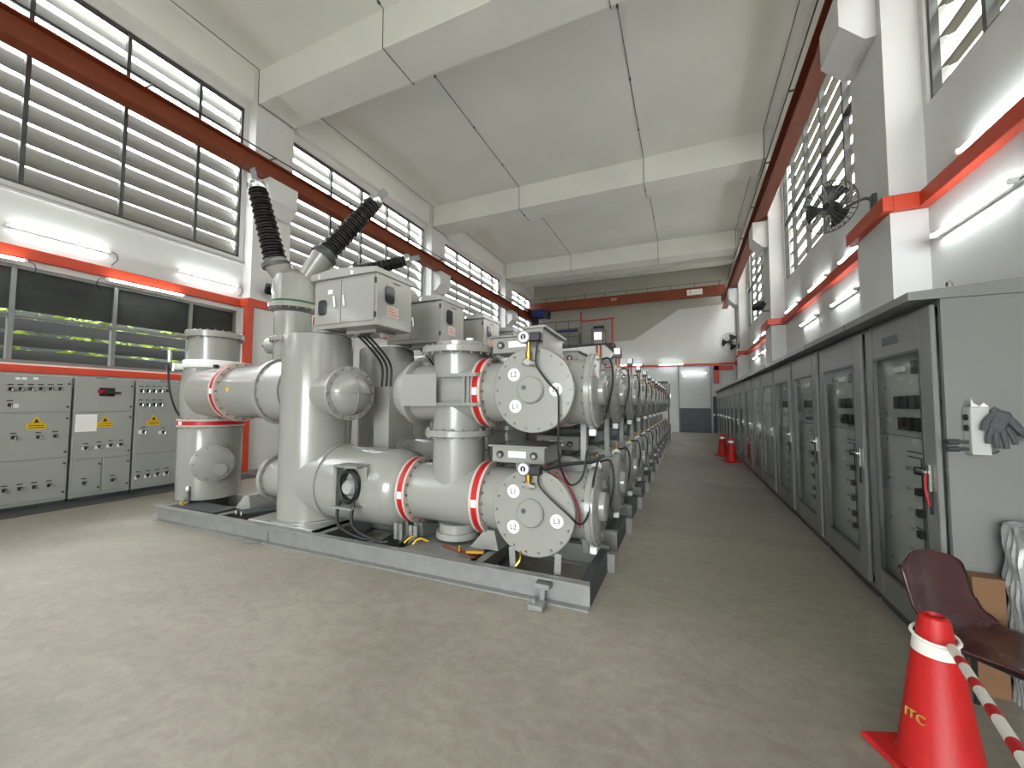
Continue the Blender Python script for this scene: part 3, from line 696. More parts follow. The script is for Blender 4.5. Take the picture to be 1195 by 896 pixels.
flood((2.02, 13.62, 4.5), (-.6, -.5, .62), (XRF, 13.72, 4.36), 'black floodlight on the middle right pillar')
q = P(318, 338, 0, XLF+.25); flood((XLF+.25, q.y, q.z), (.7, -.3, -.65), (XLF, q.y+.1, q.z+.12), 'small black floodlight on the left pillar behind the bushings')
# conduit pipes: white drop on the right wall
m = MB(); m.tube([(XR-.03, 7.9, 3.88), (XR-.03, 7.9, 2.3)], .018, 6, 0)
tag(m.build('wall_conduit', 'frame_alu'), 'thin grey conduit dropping from the trunking on the right wall', 'conduit')
# ================================================================== FOREGROUND PROPS AT THE RIGHT
def cone(c, label, h=.66, collar=True, letters=False):
    c = Vector(c); t = thing('traffic_cone', c, label, 'traffic cone')
    k = h/.66
    m = MB(); a = .19*k
    m.obox(c+Z*.014*k, (2*a, 2*a, .028*k), (.93, .36, 0), (-.36, .93, 0), b=.012*k); m.build('base', 'cone_red', t)
    m = MB(); m.lathe(c+Z*.028*k, Z, [(0, .15*k), (.02*k, .138*k), (.475*k, .0765*k)], 32, close=False); m.build('body', 'cone_red', t)
    m = MB(); m.lathe(c, Z, [(.495*k, .0772*k), (.50*k, .0778*k), (.55*k, .071*k), (.555*k, .068*k)], 32); m.build('white_sleeve', 'tape_white', t)
    m = MB(); m.lathe(c, Z, [(.553*k, .062*k), (.57*k, .06*k), (.62*k, .054*k), (.645*k, .048*k), (.652*k, .035*k), (.642*k, .03*k), (.60*k, .03*k)], 28); m.build('tip', 'cone_red', t)
    return t
CN = Vector((.965, 2.36, 0))
t = cone(CN, 'large red traffic cone with a white sleeve beside the maroon chair')
d = Vector((-CN.x+.02, -CN.y, 0)).normalized(); rgt = Vector((-d.y, d.x, 0)); dl = (d-rgt*.75).normalized(); rl = Vector((-dl.y, dl.x, 0))
text('cone_letters', 'ITC', 'gold_ink', t, CN+dl*.1205+Z*.245, .05, rl, (Z-dl*.14).normalized(), depth=.008)
# retractable bar hooked on the cone
t = thing('barrier_bar', CN+Vector((.1, -.1, .2)), 'red and white striped barrier bar hooked over the large cone', 'barrier bar')
tip = CN+Z*.565
m = MB(); m.tube([tip+Vector((math.cos(a)*.075, math.sin(a)*.075, .012*math.sin(a))) for a in [2*math.pi*k/20 for k in range(21)]], .007, 6, 1); m.build('loop', 'tape_white', t)
A = tip+Vector((.02, -.078, -.005)); B = P(1194, 884, 1, 1.55); dv = (B-A); B = A+dv*1.25; dv = B-A; L_ = dv.length
step = L_/5.0
for i in range(5):
    a, b, c = A+dv*(i/5), A+dv*((i+.66)/5), A+dv*((i+1)/5)
    MB().cyl(a, b, .0165, 14).build('white_stripe', 'tape_white', t); MB().cyl(b, c, .0172, 14).build('red_stripe', 'cone_red', t)
foot = B.copy(); foot.z = 0
MB().lathe(foot, Z, [(0, .13), (.02, .13), (.03, .05), (.05, .02), (B.z+.02, .02), (B.z+.03, .01)], 20).build('stand', 'black_plastic', t)
# moulded maroon shell chair
def chair(base, f, label):
    base = Vector(base); f = Vector(f).normalized(); s = Vector((-f.y, f.x, 0)); t = thing('shell_chair', base, label, 'chair')
    ZS = .43
    # spine profile from the seat front over the seat to the backrest top: (forward, height)
    prof = [(.235, -.035), (.225, -.008), (.18, .008), (.08, -.004), (-.04, -.014), (-.13, .0), (-.185, .045), (-.215, .12), (-.235, .21), (-.25, .29), (-.262, .335), (-.275, .345)]
    def sp(u):
        x = u*(len(prof)-1); i = min(int(x), len(prof)-2); k = x-i; a = prof[i]; b = prof[i+1]; return a[0]+(b[0]-a[0])*k, a[1]+(b[1]-a[1])*k
    def surf(u, v, off=0):
        fx, z = sp(v); w = .24-(.012 if v > .5 else 0)
        if v > .8: w *= 1-.2*((v-.8)/.2)**3
        if v < .12: w *= 1-.1*((.12-v)/.12)
        e = (u-.5)*2; lip = abs(e)**7*.6
        zz = z; ff = fx
        if v < .45: zz += .03*abs(e)**2.5-.02*lip
        else:
            ff += .045*abs(e)**2*(1 if v < .95 else .5)-.02*lip
            if v < .62: zz += .02*abs(e)**2
        if v > .72: zz -= .07*((v-.72)/.28)*abs(e)**3
        return base+f*ff+s*(e*w)+Z*(ZS+zz+.0)
    m = MB(); m.grid(surf, 22, 40); sh = m.build('shell', 'maroon_plastic', t, ang=60)
    md = sh.modifiers.new('thickness', 'SOLIDIFY'); md.thickness = .012; md.offset = -1
    for a, b in ((.17, .17), (.17, -.17), (-.15, .17), (-.15, -.17)):
        MB().tube([base+f*a+s*b*.8+Z*(ZS-.045), base+f*(a*1.18)+s*b*1.15], .012, 8, 0).build('leg', 'black_plastic', t)
    m = MB()
    for b in (-.14, .14): m.tube([base+f*.19+s*b+Z*(ZS-.04), base-f*.17+s*b+Z*(ZS-.045)], .011, 6, 0)
    m.tube([base+s*.15+Z*(ZS-.045), base-s*.15+Z*(ZS-.045)], .011, 6, 0); m.build('seat_frame', 'black_plastic', t)
    return t
chair((1.325, 2.71, 0), (.62, -.78, 0), 'maroon moulded plastic shell chair in front of the nearest panel')
# bundle wrapped in plastic film and a cardboard sheet against the panel side
def wrapf(i, j):
    a = 2*math.pi*i; cx, cy = 1.84, 3.03; ex = 5
    ca, sa = math.cos(a), math.sin(a); r = (abs(ca)**ex+abs(sa)**ex)**(-1/ex)
    w = .006*math.sin(23*a+9*j)+.006*math.sin(31*j+3*a); z = .92*min(1, j*1.12); k = 1 if j < .9 else max(.0, 1-((j-.9)/.1)**2)
    return (cx+(ca*r*(.28+w))*k, cy+(sa*r*(.1+w))*k, z+(.01*math.sin(9*a) if j > .85 else 0))
tag(MB().grid(wrapf, 64, 40).build('wrapped_bundle', 'plastic_wrap', ang=50), 'upright bundle wrapped in translucent plastic film at the right photo edge', 'bundle')
t = tag(MB().obox((1.485, 3.11, .31), (.13, .09, .62), b=.003).build('cardboard_box', 'cardboard'), 'narrow brown cardboard box standing between the chair and the wrapped bundle', 'box')
bx('lid_flap', 'cardboard', t, 1.419, 1.551, 3.064, 3.156, .585, .622)
# far cones beside the panel row
t = cone((1.13, 12.75, 0), 'small distant red cone with a white sleeve, nearer of the two by the panels', h=.7)
t = cone((1.02, 14.2, 0), 'small distant red cone with a white sleeve, farther of the two by the panels', h=.7)
# ================================================================== GAS-INSULATED SWITCHGEAR
YC = 3.6; PITCH_B = 1.25; ZU, ZL = 1.68, .65; XB = -1.2; RB = .335
G = 'shell_grey'
def channel(t, name, p0, p1, h=.2, w=.07, out=None):
    """C-section lying from p0 to p1, web vertical, flanges to the side given by out"""
    p0 = Vector(p0); p1 = Vector(p1); ax = (p1-p0).normalized(); out = Vector(out); c = (p0+p1)/2; L = (p1-p0).length; m = MB()
    m.obox(c+Z*h/2, (L, .012, h), ax, out); m.obox(c+out*w/2+Z*.008, (L, w, .014), ax, out); m.obox(c+out*w/2+Z*(h-.008), (L, w, .014), ax, out)
    return m.build(name, 'galvanised', t)
def bolted(par, p, ax, t, R, n, r=.012, h=.02):
    return stuff(MB().bolts(p, ax, t, R, n, r, h).build('bolts', 'bolt_steel', par))
def flange(t, p, ax, th, R, ri=.2, n=20, name='flange', m_=G):
    f = MB().lathe(p, ax, [(-th/2, ri), (-th/2, R-.004), (-th/2+.004, R), (th/2-.004, R), (th/2, R-.004), (th/2, ri)], 40).build(name, m_, t)
    bolted(f, p, ax, th/2, R-.025, n); bolted(f, p, -Vector(ax), th/2, R-.025, n); return f
def red_joint(t, p, ax, R):
    a = Vector(ax); p = Vector(p)
    f = MB().lathe(p-a*.055, a, [(0, .2), (0, R), (.025, R), (.026, R-.012), (.084, R-.012), (.085, R), (.11, R), (.11, .2)], 40).build('joint_flange', 'pale_pink', t)
    MB().lathe(p-a*.028, a, [(0, R-.013), (0, R-.004), (.056, R-.004), (.056, R-.013)], 40, close=False).build('red_band', 'red_band', f)
    bolted(f, p, a, .055, R-.03, 20); bolted(f, p, -a, .055, R-.03, 20)
    _, u, v = frame_of(a)
    d = (-Yv*.8-a.cross(Yv.cross(a)).normalized()*0).normalized() if abs(a.y) < .5 else Z
    MB().obox(p+d*(R-.003), (.05, .07, .004), a, d.cross(a), d).build('band_label', 'label_white', f)
    return f
def side_cap(t, y, z):
    n = MB(); n.cyl((XB+.1, y, z), (XB+.42, y, z), RB-.04, 36); n.build('side_nozzle', G, t)
    flange(t, (XB+.43, y, z), X, .05, .345, n=18)
    c = MB().lathe((XB+.455, y, z), X, [(0, .33), (.02, .33), (.03, .315), (.03, .14), (.035, .13), (.075, .125), (.085, .11), (.085, .0)], 36).build('end_cover', G, t)
    bolted(c, (XB+.455, y, z), X, .02, .30, 16)
def valve(t, p, side, lab=True):
    """gas valve: white cap block on a brass body, with a copper lead"""
    p = Vector(p); s = Vector(side)
    v = MB(); v.lathe(p, Z, [(0, .022), (.05, .022), (.055, .03), (.1, .03), (.105, .018), (.16, .018)], 12); o = v.build('valve', 'brass', t)
    m = MB(); m.lathe(p-Z*.02-s*.04, s, [(0, .03), (.08, .034), (.1, .03)], 14); m.cyl(p-Z*.02+s.cross(Z)*.05, p-Z*.02-s.cross(Z)*.05, .024, 12); m.build('valve_block', 'chrome', o)
    return o
def gauge(t, p, d, r=.048):
    p = Vector(p); d = Vector(d).normalized()
    g = MB().lathe(p, d, [(-.05, r*.9), (.0, r), (.012, r), (.014, r*.86), (.008, r*.8)], 26).build('gauge', 'frame_alu', t)
    MB().lathe(p+d*.0085, d, [(0, r*.8), (.001, r*.8)], 26).build('dial', 'label_white', g)
    MB().lathe(p+d*.0098, d, [(0, r*.42), (.001, r*.42)], 20).build('dial_centre', 'ink', g)
    _, u, v = frame_of(d)
    MB().obox(p+d*.012+v*.005, (r*.12, r*.6, .002), u, v, d).build('needle', 'label_white', g)
    return g
def bay_core(t, y, front):
    """parts every bay shows from the aisle: frame, two bus ducts, side covers, posts, breaker column and control cubicle"""
    yf, yb = (3.12, 3.98) if front else (y-.42, y+.4)
    x0 = -6.55 if front else -5.2
    channel(t, 'frame_beam', (x0, yf, 0), (-.70, yf, 0), out=-Yv if front else Yv)
    channel(t, 'frame_beam', (-7.15 if front else x0, yb, 0), (-.70, yb, 0), out=-Yv)
    for x in ([-6.5, -5.35, -4.75, -3.62, -2.95, -2.5, -1.72] if front else [-4.8, -3.6, -2.4]):
        channel(t, 'cross_member', (x, yf, 0), (x, yb, 0), h=.185, out=X)
    e = MB().box(-.78, -.70, yf, yb, 0, .195, .004).build('end_beam', 'steel_dark', t)
    bx('end_foot', 'galvanised', t, -.72, -.63, yb-.13, yb-.08, 0, .17, .004)
    # bus ducts along Y
    ya, yb2 = (3.26, y+.62) if front else (y-.62, y+.62)
    for z in (ZL, ZU):
        d = MB().cyl((XB, ya, z), (XB, yb2, z), RB-.02, 44).build('bus_duct', G, t)
        flange(t, (XB, y+.60, z), Yv, .07, .36, n=18)
        side_cap(t, y+.05, z)
        # valve on the joint and its lead
        valve(t, (XB+.36, y+.52, z+.25), X)
        gq = MB().lathe((XB+.36, y+.49, z+.29), -Yv, [(0, .03), (.01, .05), (.035, .05), (.04, .044)], 18).build('joint_gauge', 'label_white', t)
        MB().tube([(XB+.38, y+.52, z+.33), (XB+.5, y+.5, z+.34), (XB+.53, y+.47, z+.1), (XB+.46, y+.45, z-.22), (XB+.4, y+.42, z-.36)], .011, 6).build('lead', 'black_rubber', t)
        bx('foot_block', 'label_white', t, XB+.40, XB+.46, y-.04, y+.01, z-.40, z-.34, .006)
    mo = bx('density_monitor', 'black_plastic', t, XB+.33, XB+.43, y+.5, y+.58, ZU+.5, ZU+.63, .006)
    bx('monitor_label', 'label_white', mo, XB+.34, XB+.42, y+.494, y+.5, ZU+.545, ZU+.625)
    for dx in (.36, .4): MB().cyl((XB+dx, y+.54, ZU+.27), (XB+dx, y+.54, ZU+.5), .012, 8).build('copper_pipe', 'copper', t)
    # posts between and below the ducts
    for yy in (y+.33,):
        MB().box(XB+.24, XB+.30, yy-.03, yy+.03, ZL+.24, ZU-.24, .004).build('post', 'galvanised', t)
        MB().obox((XB+.26, yy, .29), (.06, .05, .34), (1, 0, .2), b=.003).build('leg', 'galvanised', t)
        MB().obox((XB-.26, yy, .29), (.06, .05, .34), (1, 0, -.2), b=.003).build('leg', 'galvanised', t)
    # ducts along X from the T piece to the bus ducts
    for z in (ZL, ZU):
        MB().cyl((-2.62 if z == ZU else -2.64, y, z), (XB, y, z), .295, 40).build('cross_duct', G, t)
        red_joint(t, (-1.80, y, z), X, .345)
    # breaker column
    MB().lathe((-4.2, y, .2), Z, [(0, .46), (.03, .46), (.031, .405), (2.14, .405), (2.18, .395), (2.2, .36), (2.2, 0)], 56).build('breaker_tank', G, t)
    MB().lathe((-4.2, y, ZL), X, [(0, .40), (.42, .40), (.425, .435), (.475, .435), (.48, .415), (1.32, .415), (1.44, .39), (1.5, .34), (1.53, .30)], 48).build('lower_duct', G, t)
    red_joint(t, (-2.64, y, ZL), X, .345)
    # T piece
    tp = MB().lathe((-2.16, y, ZL), Z, [(0, .265), (ZU-ZL+.42, .265)], 40).build('riser', G, t)
    flange(t, (-2.16, y, 1.27), Z, .06, .345); flange(t, (-2.16, y, 2.1), Z, .06, .385, n=22)
    MB().lathe((-2.16, y, 2.13), Z, [(0, .25), (.06, .25), (.065, .24), (.065, 0)], 36).build('top_cover', G, t)
    MB().cyl((-2.1, y+.1, 2.19), (-2.1, y+.1, 2.26), .04, 12).build('relief_cap', 'label_white', t)
    MB().lathe((-2.16, y, ZL-.28), -Z, [(0, .19), (.08, .19), (.081, .225), (.14, .225), (.145, .2), (.145, 0)], 36).build('drain_flange', G, t)
    MB().lathe((-2.6, y, ZU), -X, [(0, .295), (.02, .35), (.06, .35), (.07, .31), (.16, .29), (.24, .24), (.29, .15), (.31, 0)], 40).build('dome_end', G, t)
    # drive boxes on the ducts
    for z in (ZL+.36, ZU+.37):
        b = MB().box(-1.72, -1.19, y-.12, y+.42, z, z+.15, .006).build('drive_box', G, t)
        bx('drive_lid', G, b, -1.75, -1.16, y-.15, y+.45, z+.15, z+.165, .003)
        for x in (-1.63, -1.29):
            MB().cyl((x, y-.12, z+.075), (x, y-.135, z+.075), .036, 16).build('shaft_seal', 'black_plastic', b)
            MB().cyl((x+.005, y-.135, z+.07), (x+.005, y-.155, z+.07), .02, 12).build('shaft_end', 'chrome', b)
        bx('drive_plate', 'label_white', b, -1.55, -1.37, y-.124, y-.12, z+.05, z+.11)
        MB().box(-1.5, -1.42, y-.05, y+.05, z-.12, z, .0).build('drive_foot', 'galvanised', t)
    # control cubicle on top
    cx0, cx1, cy0, cy1, z0, z1 = -4.0, -3.06, y-.25, y+.35, 2.42, 3.0
    c = MB().box(cx0, cx1, cy0, cy1, z0, z1, .008).build('control_cubicle', G, t)
    r = MB(); xm = (cx0+cx1)/2-.15
    r.prism([(cx0-.03, cy0-.04, z1-.005), (cx1+.015, cy0-.04, z1-.005), (cx1+.015, cy0-.04, z1+.05), (xm, cy0-.04, z1+.105), (cx0-.03, cy0-.04, z1+.06)], (0, cy1-cy0+.06, 0)); r.build('roof', G, c)
    xc = cx0+.43
    for a, b2 in ((cx0+.02, xc-.004), (xc+.004, cx1-.03)):
        bx('door', G, c, a, b2, cy0-.014, cy0, z0+.05, z1-.03, .004)
    def rr(m, cxx, czz, w, h, rad, pt):
        out = []
        for k, (sx, sz) in enumerate(((1, 1), (-1, 1), (-1, -1), (1, -1))):
            for j in range(5):
                a = math.pi/2*(k+j/4); out.append(pt(cxx+sx*(w/2-rad)+rad*math.cos(a), czz+sz*(h/2-rad)+rad*math.sin(a)))
        return out
    MB().prism(rr(None, cx0+.15, z0+.25, .13, .18, .04, lambda a, b: (a, cy0-.014, b)), (0, -.008, 0)).build('gland_window', 'dark_glass', c)
    MB().prism(rr(None, cy0+.20, z0+.37, .15, .2, .045, lambda a, b: (cx1, a, b)), (.01, 0, 0)).build('view_window', 'dark_glass', c)
    for x in (xc-.08, xc+.06):
        MB().obox((x, cy0-.03, z0+.3), (.026, .03, .14), (1, 0, .18), b=.006).build('handle', 'chrome', c)
    bx('plate', 'label_white', c, xc-.2, xc-.13, cy0-.017, cy0-.013, z0+.40, z0+.45)
    lb = bx('side_label', 'pale_pink', c, cx1, cx1+.003, cy0+.17, cy0+.36, z0+.12, z0+.25)
    m = MB()
    for k in range(3): m.box(cx1+.003, cx1+.004, cy0+.19, cy0+.33-.03*k, z0+.15+.03*k, z0+.158+.03*k)
    m.build('label_print', 'ink_red', lb)
    for z in (z0+.08, z1-.12): bx('hinge', 'black_plastic', c, cx1-.025, cx1-.005, cy0-.02, cy0, z, z+.06)
    bx('latch_bar', 'ink', c, cx1, cx1+.006, cy0+.26, cy0+.38, z1-.06, z1-.05)
    for x in (cx0+.1, cx0+.6): bx('lifting_lug', 'chrome', c, x, x+.04, cy0-.05, cy0-.035, z1+.0, z1+.045)
    MB().box(-3.7, -3.25, y-.05, y+.3, 2.385, 2.42).build('cubicle_bracket', G, t)
    # narrow terminal box and its cables
    bx('terminal_box', G, t, -3.62, -3.38, y+.35, y+.5, .95, 1.78, .006)
    for i in range(3):
        x = -3.58+.07*i
        MB().tube([(x-.12, y+.1, 2.42), (x, y+.22, 2.25), (x+.03, y+.4, 2.05), (x+.01, y+.43, 1.78)], .016, 6).build('cable', 'black_rubber', t)
bay0 = thing('switchgear_bay', (-3.6, YC, 0), 'foremost grey gas-insulated switchgear bay with numbered end covers and black bushings', 'switchgear', 'switchgear bays')
bay_core(bay0, YC, True)
# ---- the foremost bay's own parts
t = bay0
for z, labs, texts in ((ZU, ((-.17, .135), (-.155, -.14), (.21, .0)), ('L2', 'L1', 'L3')), (ZL, ((-.17, .165), (-.17, -.135), (.215, -.045)), ('L1', 'L2', 'L3'))):
    c = MB().lathe((XB, 3.27, z), -Yv, [(0, .35), (.035, .365), (.07, .365), (.078, .358), (.078, .0)], 56).build('front_cover', G, t)
    bolted(c, (XB, 3.27, z), -Yv, .076, .33, 18, .012, .018)
    b = MB().lathe((XB-.01, 3.192, z), -Yv, [(0, .118), (.03, .118), (.045, .105), (.045, 0)], 36).build('centre_boss', G, c)
    MB().cyl((XB-.06, 3.147, z+.02), (XB-.06, 3.137, z+.02), .02, 14).build('boss_plug', 'frame_dark', c)
    for (dx, dz), tx in zip(labs, texts):
        MB().cyl((XB+dx, 3.1925, z+dz), (XB+dx, 3.188, z+dz), .056, 32).build('phase_label', 'label_white', c)
        text('phase_text', tx, 'ink', c, (XB+dx, 3.186, z+dz), .062, X, Z)
    f = MB().lathe((XB, 3.46, z), Yv, [(0, .2), (0, .352), (.03, .352), (.03, .2)], 48).build('joint_ring', G, t)
    MB().lathe((XB, 3.495, z), Yv, [(0, .2), (0, .355), (.014, .355), (.014, .2)], 48).build('red_ring', 'red_band', f)
    bolted(f, (XB, 3.46, z), -Yv, .0, .335, 22, .012, .02)
    # pressure gauge on a brass stem
    gx = XB-.02
    gz = z+.45 if z == ZU else z+.37
    yy = 3.16
    MB().lathe((gx, yy, z+.225), Z, [(0, .02), (.04, .02), (.045, .027), (.1, .027), (.105, .016), (gz-z-.225, .016)], 12).build('gauge_stem', 'brass', t)
    m = MB(); m.cyl((gx-.05, yy, z+.235), (gx+.06, yy, z+.225), .03, 12); m.cyl((gx, yy+.06, z+.235), (gx, yy-.035, z+.235), .028, 12); m.build('valve_block', 'chrome', t)
    gauge(t, (gx-.035, yy-.03, gz), (-.05, -1, .0), .058)
    m = MB(); m.box(gx+.02, gx+.12, yy-.05, yy+.03, gz-.045, gz+.035, .01); m.build('gauge_connector', 'black_plastic', t)
    if z == ZU:
        pts = [(gx+.09, yy-.01, gz-.03), (gx+.07, yy-.02, gz-.18), (gx+.09, yy-.02, z+.18), (gx+.19, yy-.025, z+.05), (gx+.26, yy-.02, z-.03), (gx+.27, yy-.02, z-.2), (gx+.27, yy-.02, z-.55), (gx+.32, yy+.1, z-.78), (gx+.42, yy+.15, z-.72), (gx+.45, yy+.2, z-.5)]
    else:
        pts = [(gx+.09, yy-.01, gz-.03), (gx+.1, yy-.02, gz-.12), (gx+.17, yy-.02, z+.17), (gx+.33, yy-.01, z+.04), (gx+.42, yy+.05, z-.05), (gx+.47, yy+.15, z+.02), (gx+.49, yy+.3, z+.3), (gx+.48, yy+.5, z+.4)]
    MB().tube(pts, .009, 8, 6).build('gauge_cable', 'black_rubber', t)
MB().tube([(XB+.1, 3.2, ZL+.37), (XB+.25, 3.35, ZL+.40), (XB+.42, 3.6, ZL+.40), (XB+.46, 3.9, ZL+.42)], .018, 6).build('cable_bundle', 'black_rubber', t)
# red lead on the lower duct
MB().tube([(XB+.12, 3.27, ZL+.34), (XB+.26, 3.3, ZL+.25), (XB+.36, 3.33, ZL+.05), (XB+.37, 3.34, ZL-.12)], .006, 6).build('red_lead', 'red_band', t)
# duct feet at the front
for x0_, x1_ in ((XB-.16, XB-.2), (XB+.2, XB+.24)):
    m = MB(); m.obox(((x0_+x1_)/2, 3.2, .245), (.055, .012, .2), (1, 0, (x0_-x1_)*1.2), (0, 1, 0)); m.build('front_leg', 'galvanised', t)
# slant-roofed mechanism box on the upper duct
m = MB(); m.prism([(-1.3, 3.3, ZU+.30), (-1.3, 3.9, ZU+.30), (-1.3, 3.9, ZU+.53), (-1.3, 3.3, ZU+.55)], (.16, 0, 0)); b = m.build('mechanism_box', G, t)
m = MB(); m.prism([(-1.32, 3.27, ZU+.55), (-1.32, 3.94, ZU+.53), (-1.32, 3.94, ZU+.55), (-1.32, 3.27, ZU+.57)], (.21, 0, 0)); m.build('mechanism_lid', G, b)
# square plate and its brackets in front of the T piece
q0, q1 = P(469, 437, 1, 3.22), P(509, 474, 1, 3.22)
pb = MB().box(q0.x, q1.x, 3.215, 3.225, q1.z, q0.z, .002).build('cover_plate', G, t)
xr = P(557, 440, 1, 3.25).x
for z in (q0.z-.02, q1.z+.02):
    MB().box(q1.x-.1, xr, 3.226, 3.262, z-.016, z+.016).build('plate_arm', 'galvanised', pb); MB().cyl((xr, 3.25, z), (xr+.04, 3.25, z), .022, 10).build('arm_bolt', 'chrome', pb)
for px in (542, 547): xx = P(px, 455, 1, 3.25).x; MB().box(xx-.012, xx+.012, 3.235, 3.255, q1.z, q0.z).build('plate_upright', 'galvanised', pb)
# viewing dome on the breaker tank
dn = Vector((.99, -.2, 0)).normalized(); c0 = Vector((-4.2, YC, ZU))
MB().lathe(c0+dn*.3, dn, [(0, .27), (.36, .255)], 36).build('dome_nozzle', G, t)
f = flange(t, c0+dn*.68, dn, .05, .31, n=16)
d = MB().lathe(c0+dn*.70, dn, [(0, .25), (.02, .245), (.07, .215), (.11, .16), (.135, .08), (.14, 0)], 36).build('dome', G, t)
_, u, v = frame_of(dn)
m = MB()
for w in (u, v):
    pr = [(.25, 0), (.215, .075), (.16, .118), (.08, .142), (0, .148)]
    pts = [c0+dn*(.70+h)+w*r for r, h in pr]+[c0+dn*(.70+h)-w*r for r, h in reversed(pr[:-1])]
    m.tube(pts, .006, 6, 2)
m.build('dome_rib', G, d)
# left side nozzle low on the breaker tank
MB().cyl((-4.2, YC, .62), (-4.83, YC, .62), .25, 32).build('left_nozzle', G, t); flange(t, (-4.84, YC, .62), X, .06, .295, n=16)
# mechanism housing with the coiled cable on the lower duct
hx = P(405, 568, 1, 3.12)
hb = MB().box(hx.x-.17, hx.x-.13, 3.1, 3.3, hx.z-.2, hx.z+.2).build('coil_bracket', 'galvanised', t)
MB().box(hx.x-.17, hx.x+.14, 3.1, 3.3, hx.z+.19, hx.z+.215).build('coil_shelf', 'galvanised', hb)
MB().box(hx.x-.17, hx.x+.12, 3.06, 3.3, hx.z-.215, hx.z-.195).build('coil_shelf', 'galvanised', hb)
MB().box(hx.x-.13, hx.x+.18, 3.2, 3.24, hx.z-.2, hx.z+.2, .0).build('coil_back', G, hb)
m = MB()
for k in range(9):
    rx, rz = .105+.006*(k % 3), .15+.008*(k % 4); yy = 3.18-.012*(k % 5)
    m.tube([(hx.x-.005+rx*math.cos(a)+.004*math.sin(3*a+k), yy, hx.z+rz*math.sin(a)) for a in [2*math.pi*j/20 for j in range(21)]], .011, 6, 1)
m.build('coiled_cable', 'black_rubber', hb)
m = MB(); m.lathe((hx.x+.01, 3.2, hx.z-.01), -Yv, [(0, .095), (.06, .09), (.1, .06), (.11, 0)], 20); cc = m.build('wrapped_core', 'plastic_wrap', hb)
for dx, ex in ((-.1, .16), (.1, .38)):
    MB().tube([(hx.x+dx, 3.12, hx.z-.15), (hx.x+dx-.01, 3.1, hx.z-.32), (hx.x+dx+.09, 3.09, hx.z-.42), (hx.x+ex+.05, 3.13, .22), (hx.x+ex+.12, 3.16, .22)], .016, 8).build('cable_tail', 'black_rubber', hb)
# voltage-transformer tank at the left end
TX, TY = -6.55, 3.74
MB().lathe((TX, TY, .2), Z, [(0, .37), (.005, .395), (.98, .395), (1.02, .38), (1.03, .3)], 48).build('vt_tank', G, t)
red_joint(t, (TX, TY, 1.28), Z, .415)
m = MB(); m.lathe((TX, TY, 1.33), Z, [(0, .37), (.15, .39), (.4, .40), (.62, .375), (.78, .34)], 48); m.build('cross_body', G, t)
MB().lathe((TX, TY, 2.08), Z, [(0, .2), (0, .37), (.01, .375), (.1, .375), (.11, .37), (.11, .2)], 48).build('white_collar', 'label_white', t)
MB().cyl((TX, TY, 2.16), (TX, TY, 2.54), .325, 48).build('head_tank', G, t)
flange(t, (TX, TY, 2.575), Z, .09, .37, n=24)
nd = Vector((.90, -.44, 0)).normalized(); n0 = Vector((TX, TY, .72))
MB().cyl(n0+nd*.28, n0+nd*.45, .24, 36).build('manhole_nozzle', G, t)
mh = MB().lathe(n0+nd*.44, nd, [(0, .25), (.005, .258), (.05, .258), (.055, .25), (.055, 0)], 40).build('manhole_cover', G, t)
bolted(mh, n0+nd*.44, nd, .053, .225, 10)
_, u, v = frame_of(nd)
MB().cyl(n0+nd*.49-u*.08-Z*.08, n0+nd*.54-u*.08-Z*.08, .085, 24).build('manhole_boss', G, mh)
b0 = n0-Vector((0, 0, .34))+Vector((.18, -.37, 0))
MB().cyl(b0, b0-Yv*.012, .035, 20).build('earth_label', 'label_white', t)
m = MB(); m.box(b0.x-.03, b0.x+.03, b0.y-.02, b0.y+.01, .14, b0.z-.03); m.cyl((b0.x, b0.y-.02, .22), (b0.x, b0.y-.05, .22), .03, 10); m.build('earth_strap', 'galvanised', t)
MB().tube([(b0.x-.05, b0.y-.05, .2), (b0.x+.02, b0.y-.09, .17), (b0.x+.1, b0.y-.06, .21)], .01, 6).build('earth_wire', 'sign_yellow', t)
MB().tube([P(196, 425, 1, 3.45), P(198, 455, 1, 3.4), P(205, 478, 1, 3.4), P(214, 490, 1, 3.45)], .014, 8).build('tank_cable', 'black_rubber', t)
q = P(200, 430, 1, 3.5); m = MB(); m.box(q.x-.06, q.x+.14, 3.45, 3.6, q.z-.05, q.z+.08, .01); m.cyl((q.x, 3.47, q.z+.1), (q.x, 3.47, q.z+.28), .03, 10); m.build('tank_valve', 'chrome', t)
for px, py in ((242, 446), (226, 467), (256, 424)):
    q = P(px, py, 1, TY-.4); q = Vector((TX, TY, q.z))+(Vector((q.x, q.y, 0))-Vector((TX, TY, 0))).normalized()*.39
    MB().obox(q, (.06, .05, .045), (1, .2, 0), b=.01).build('plug', 'black_plastic', t)
# duct from the tank to the breaker tank
MB().cyl((TX+.2, YC, 1.72), (-4.2, YC, 1.72), .35, 44).build('upper_left_duct', G, t)
red_joint(t, (-5.66, YC, 1.72), X, .405)
flange(t, (-4.8, YC, 1.72), X, .07, .43, n=22)
m = MB().lathe((-4.78, YC, 1.72), X, [(0, .40), (.15, .40), (.35, .38)], 44).build('duct_bell', G, t)
for px in (270, 305):
    q = P(px, 458, 1, YC-.3); MB().cyl((q.x, YC-.345, 1.74), (q.x, YC-.354, 1.74), .03, 14).build('yellow_mark', 'sign_yellow', t)
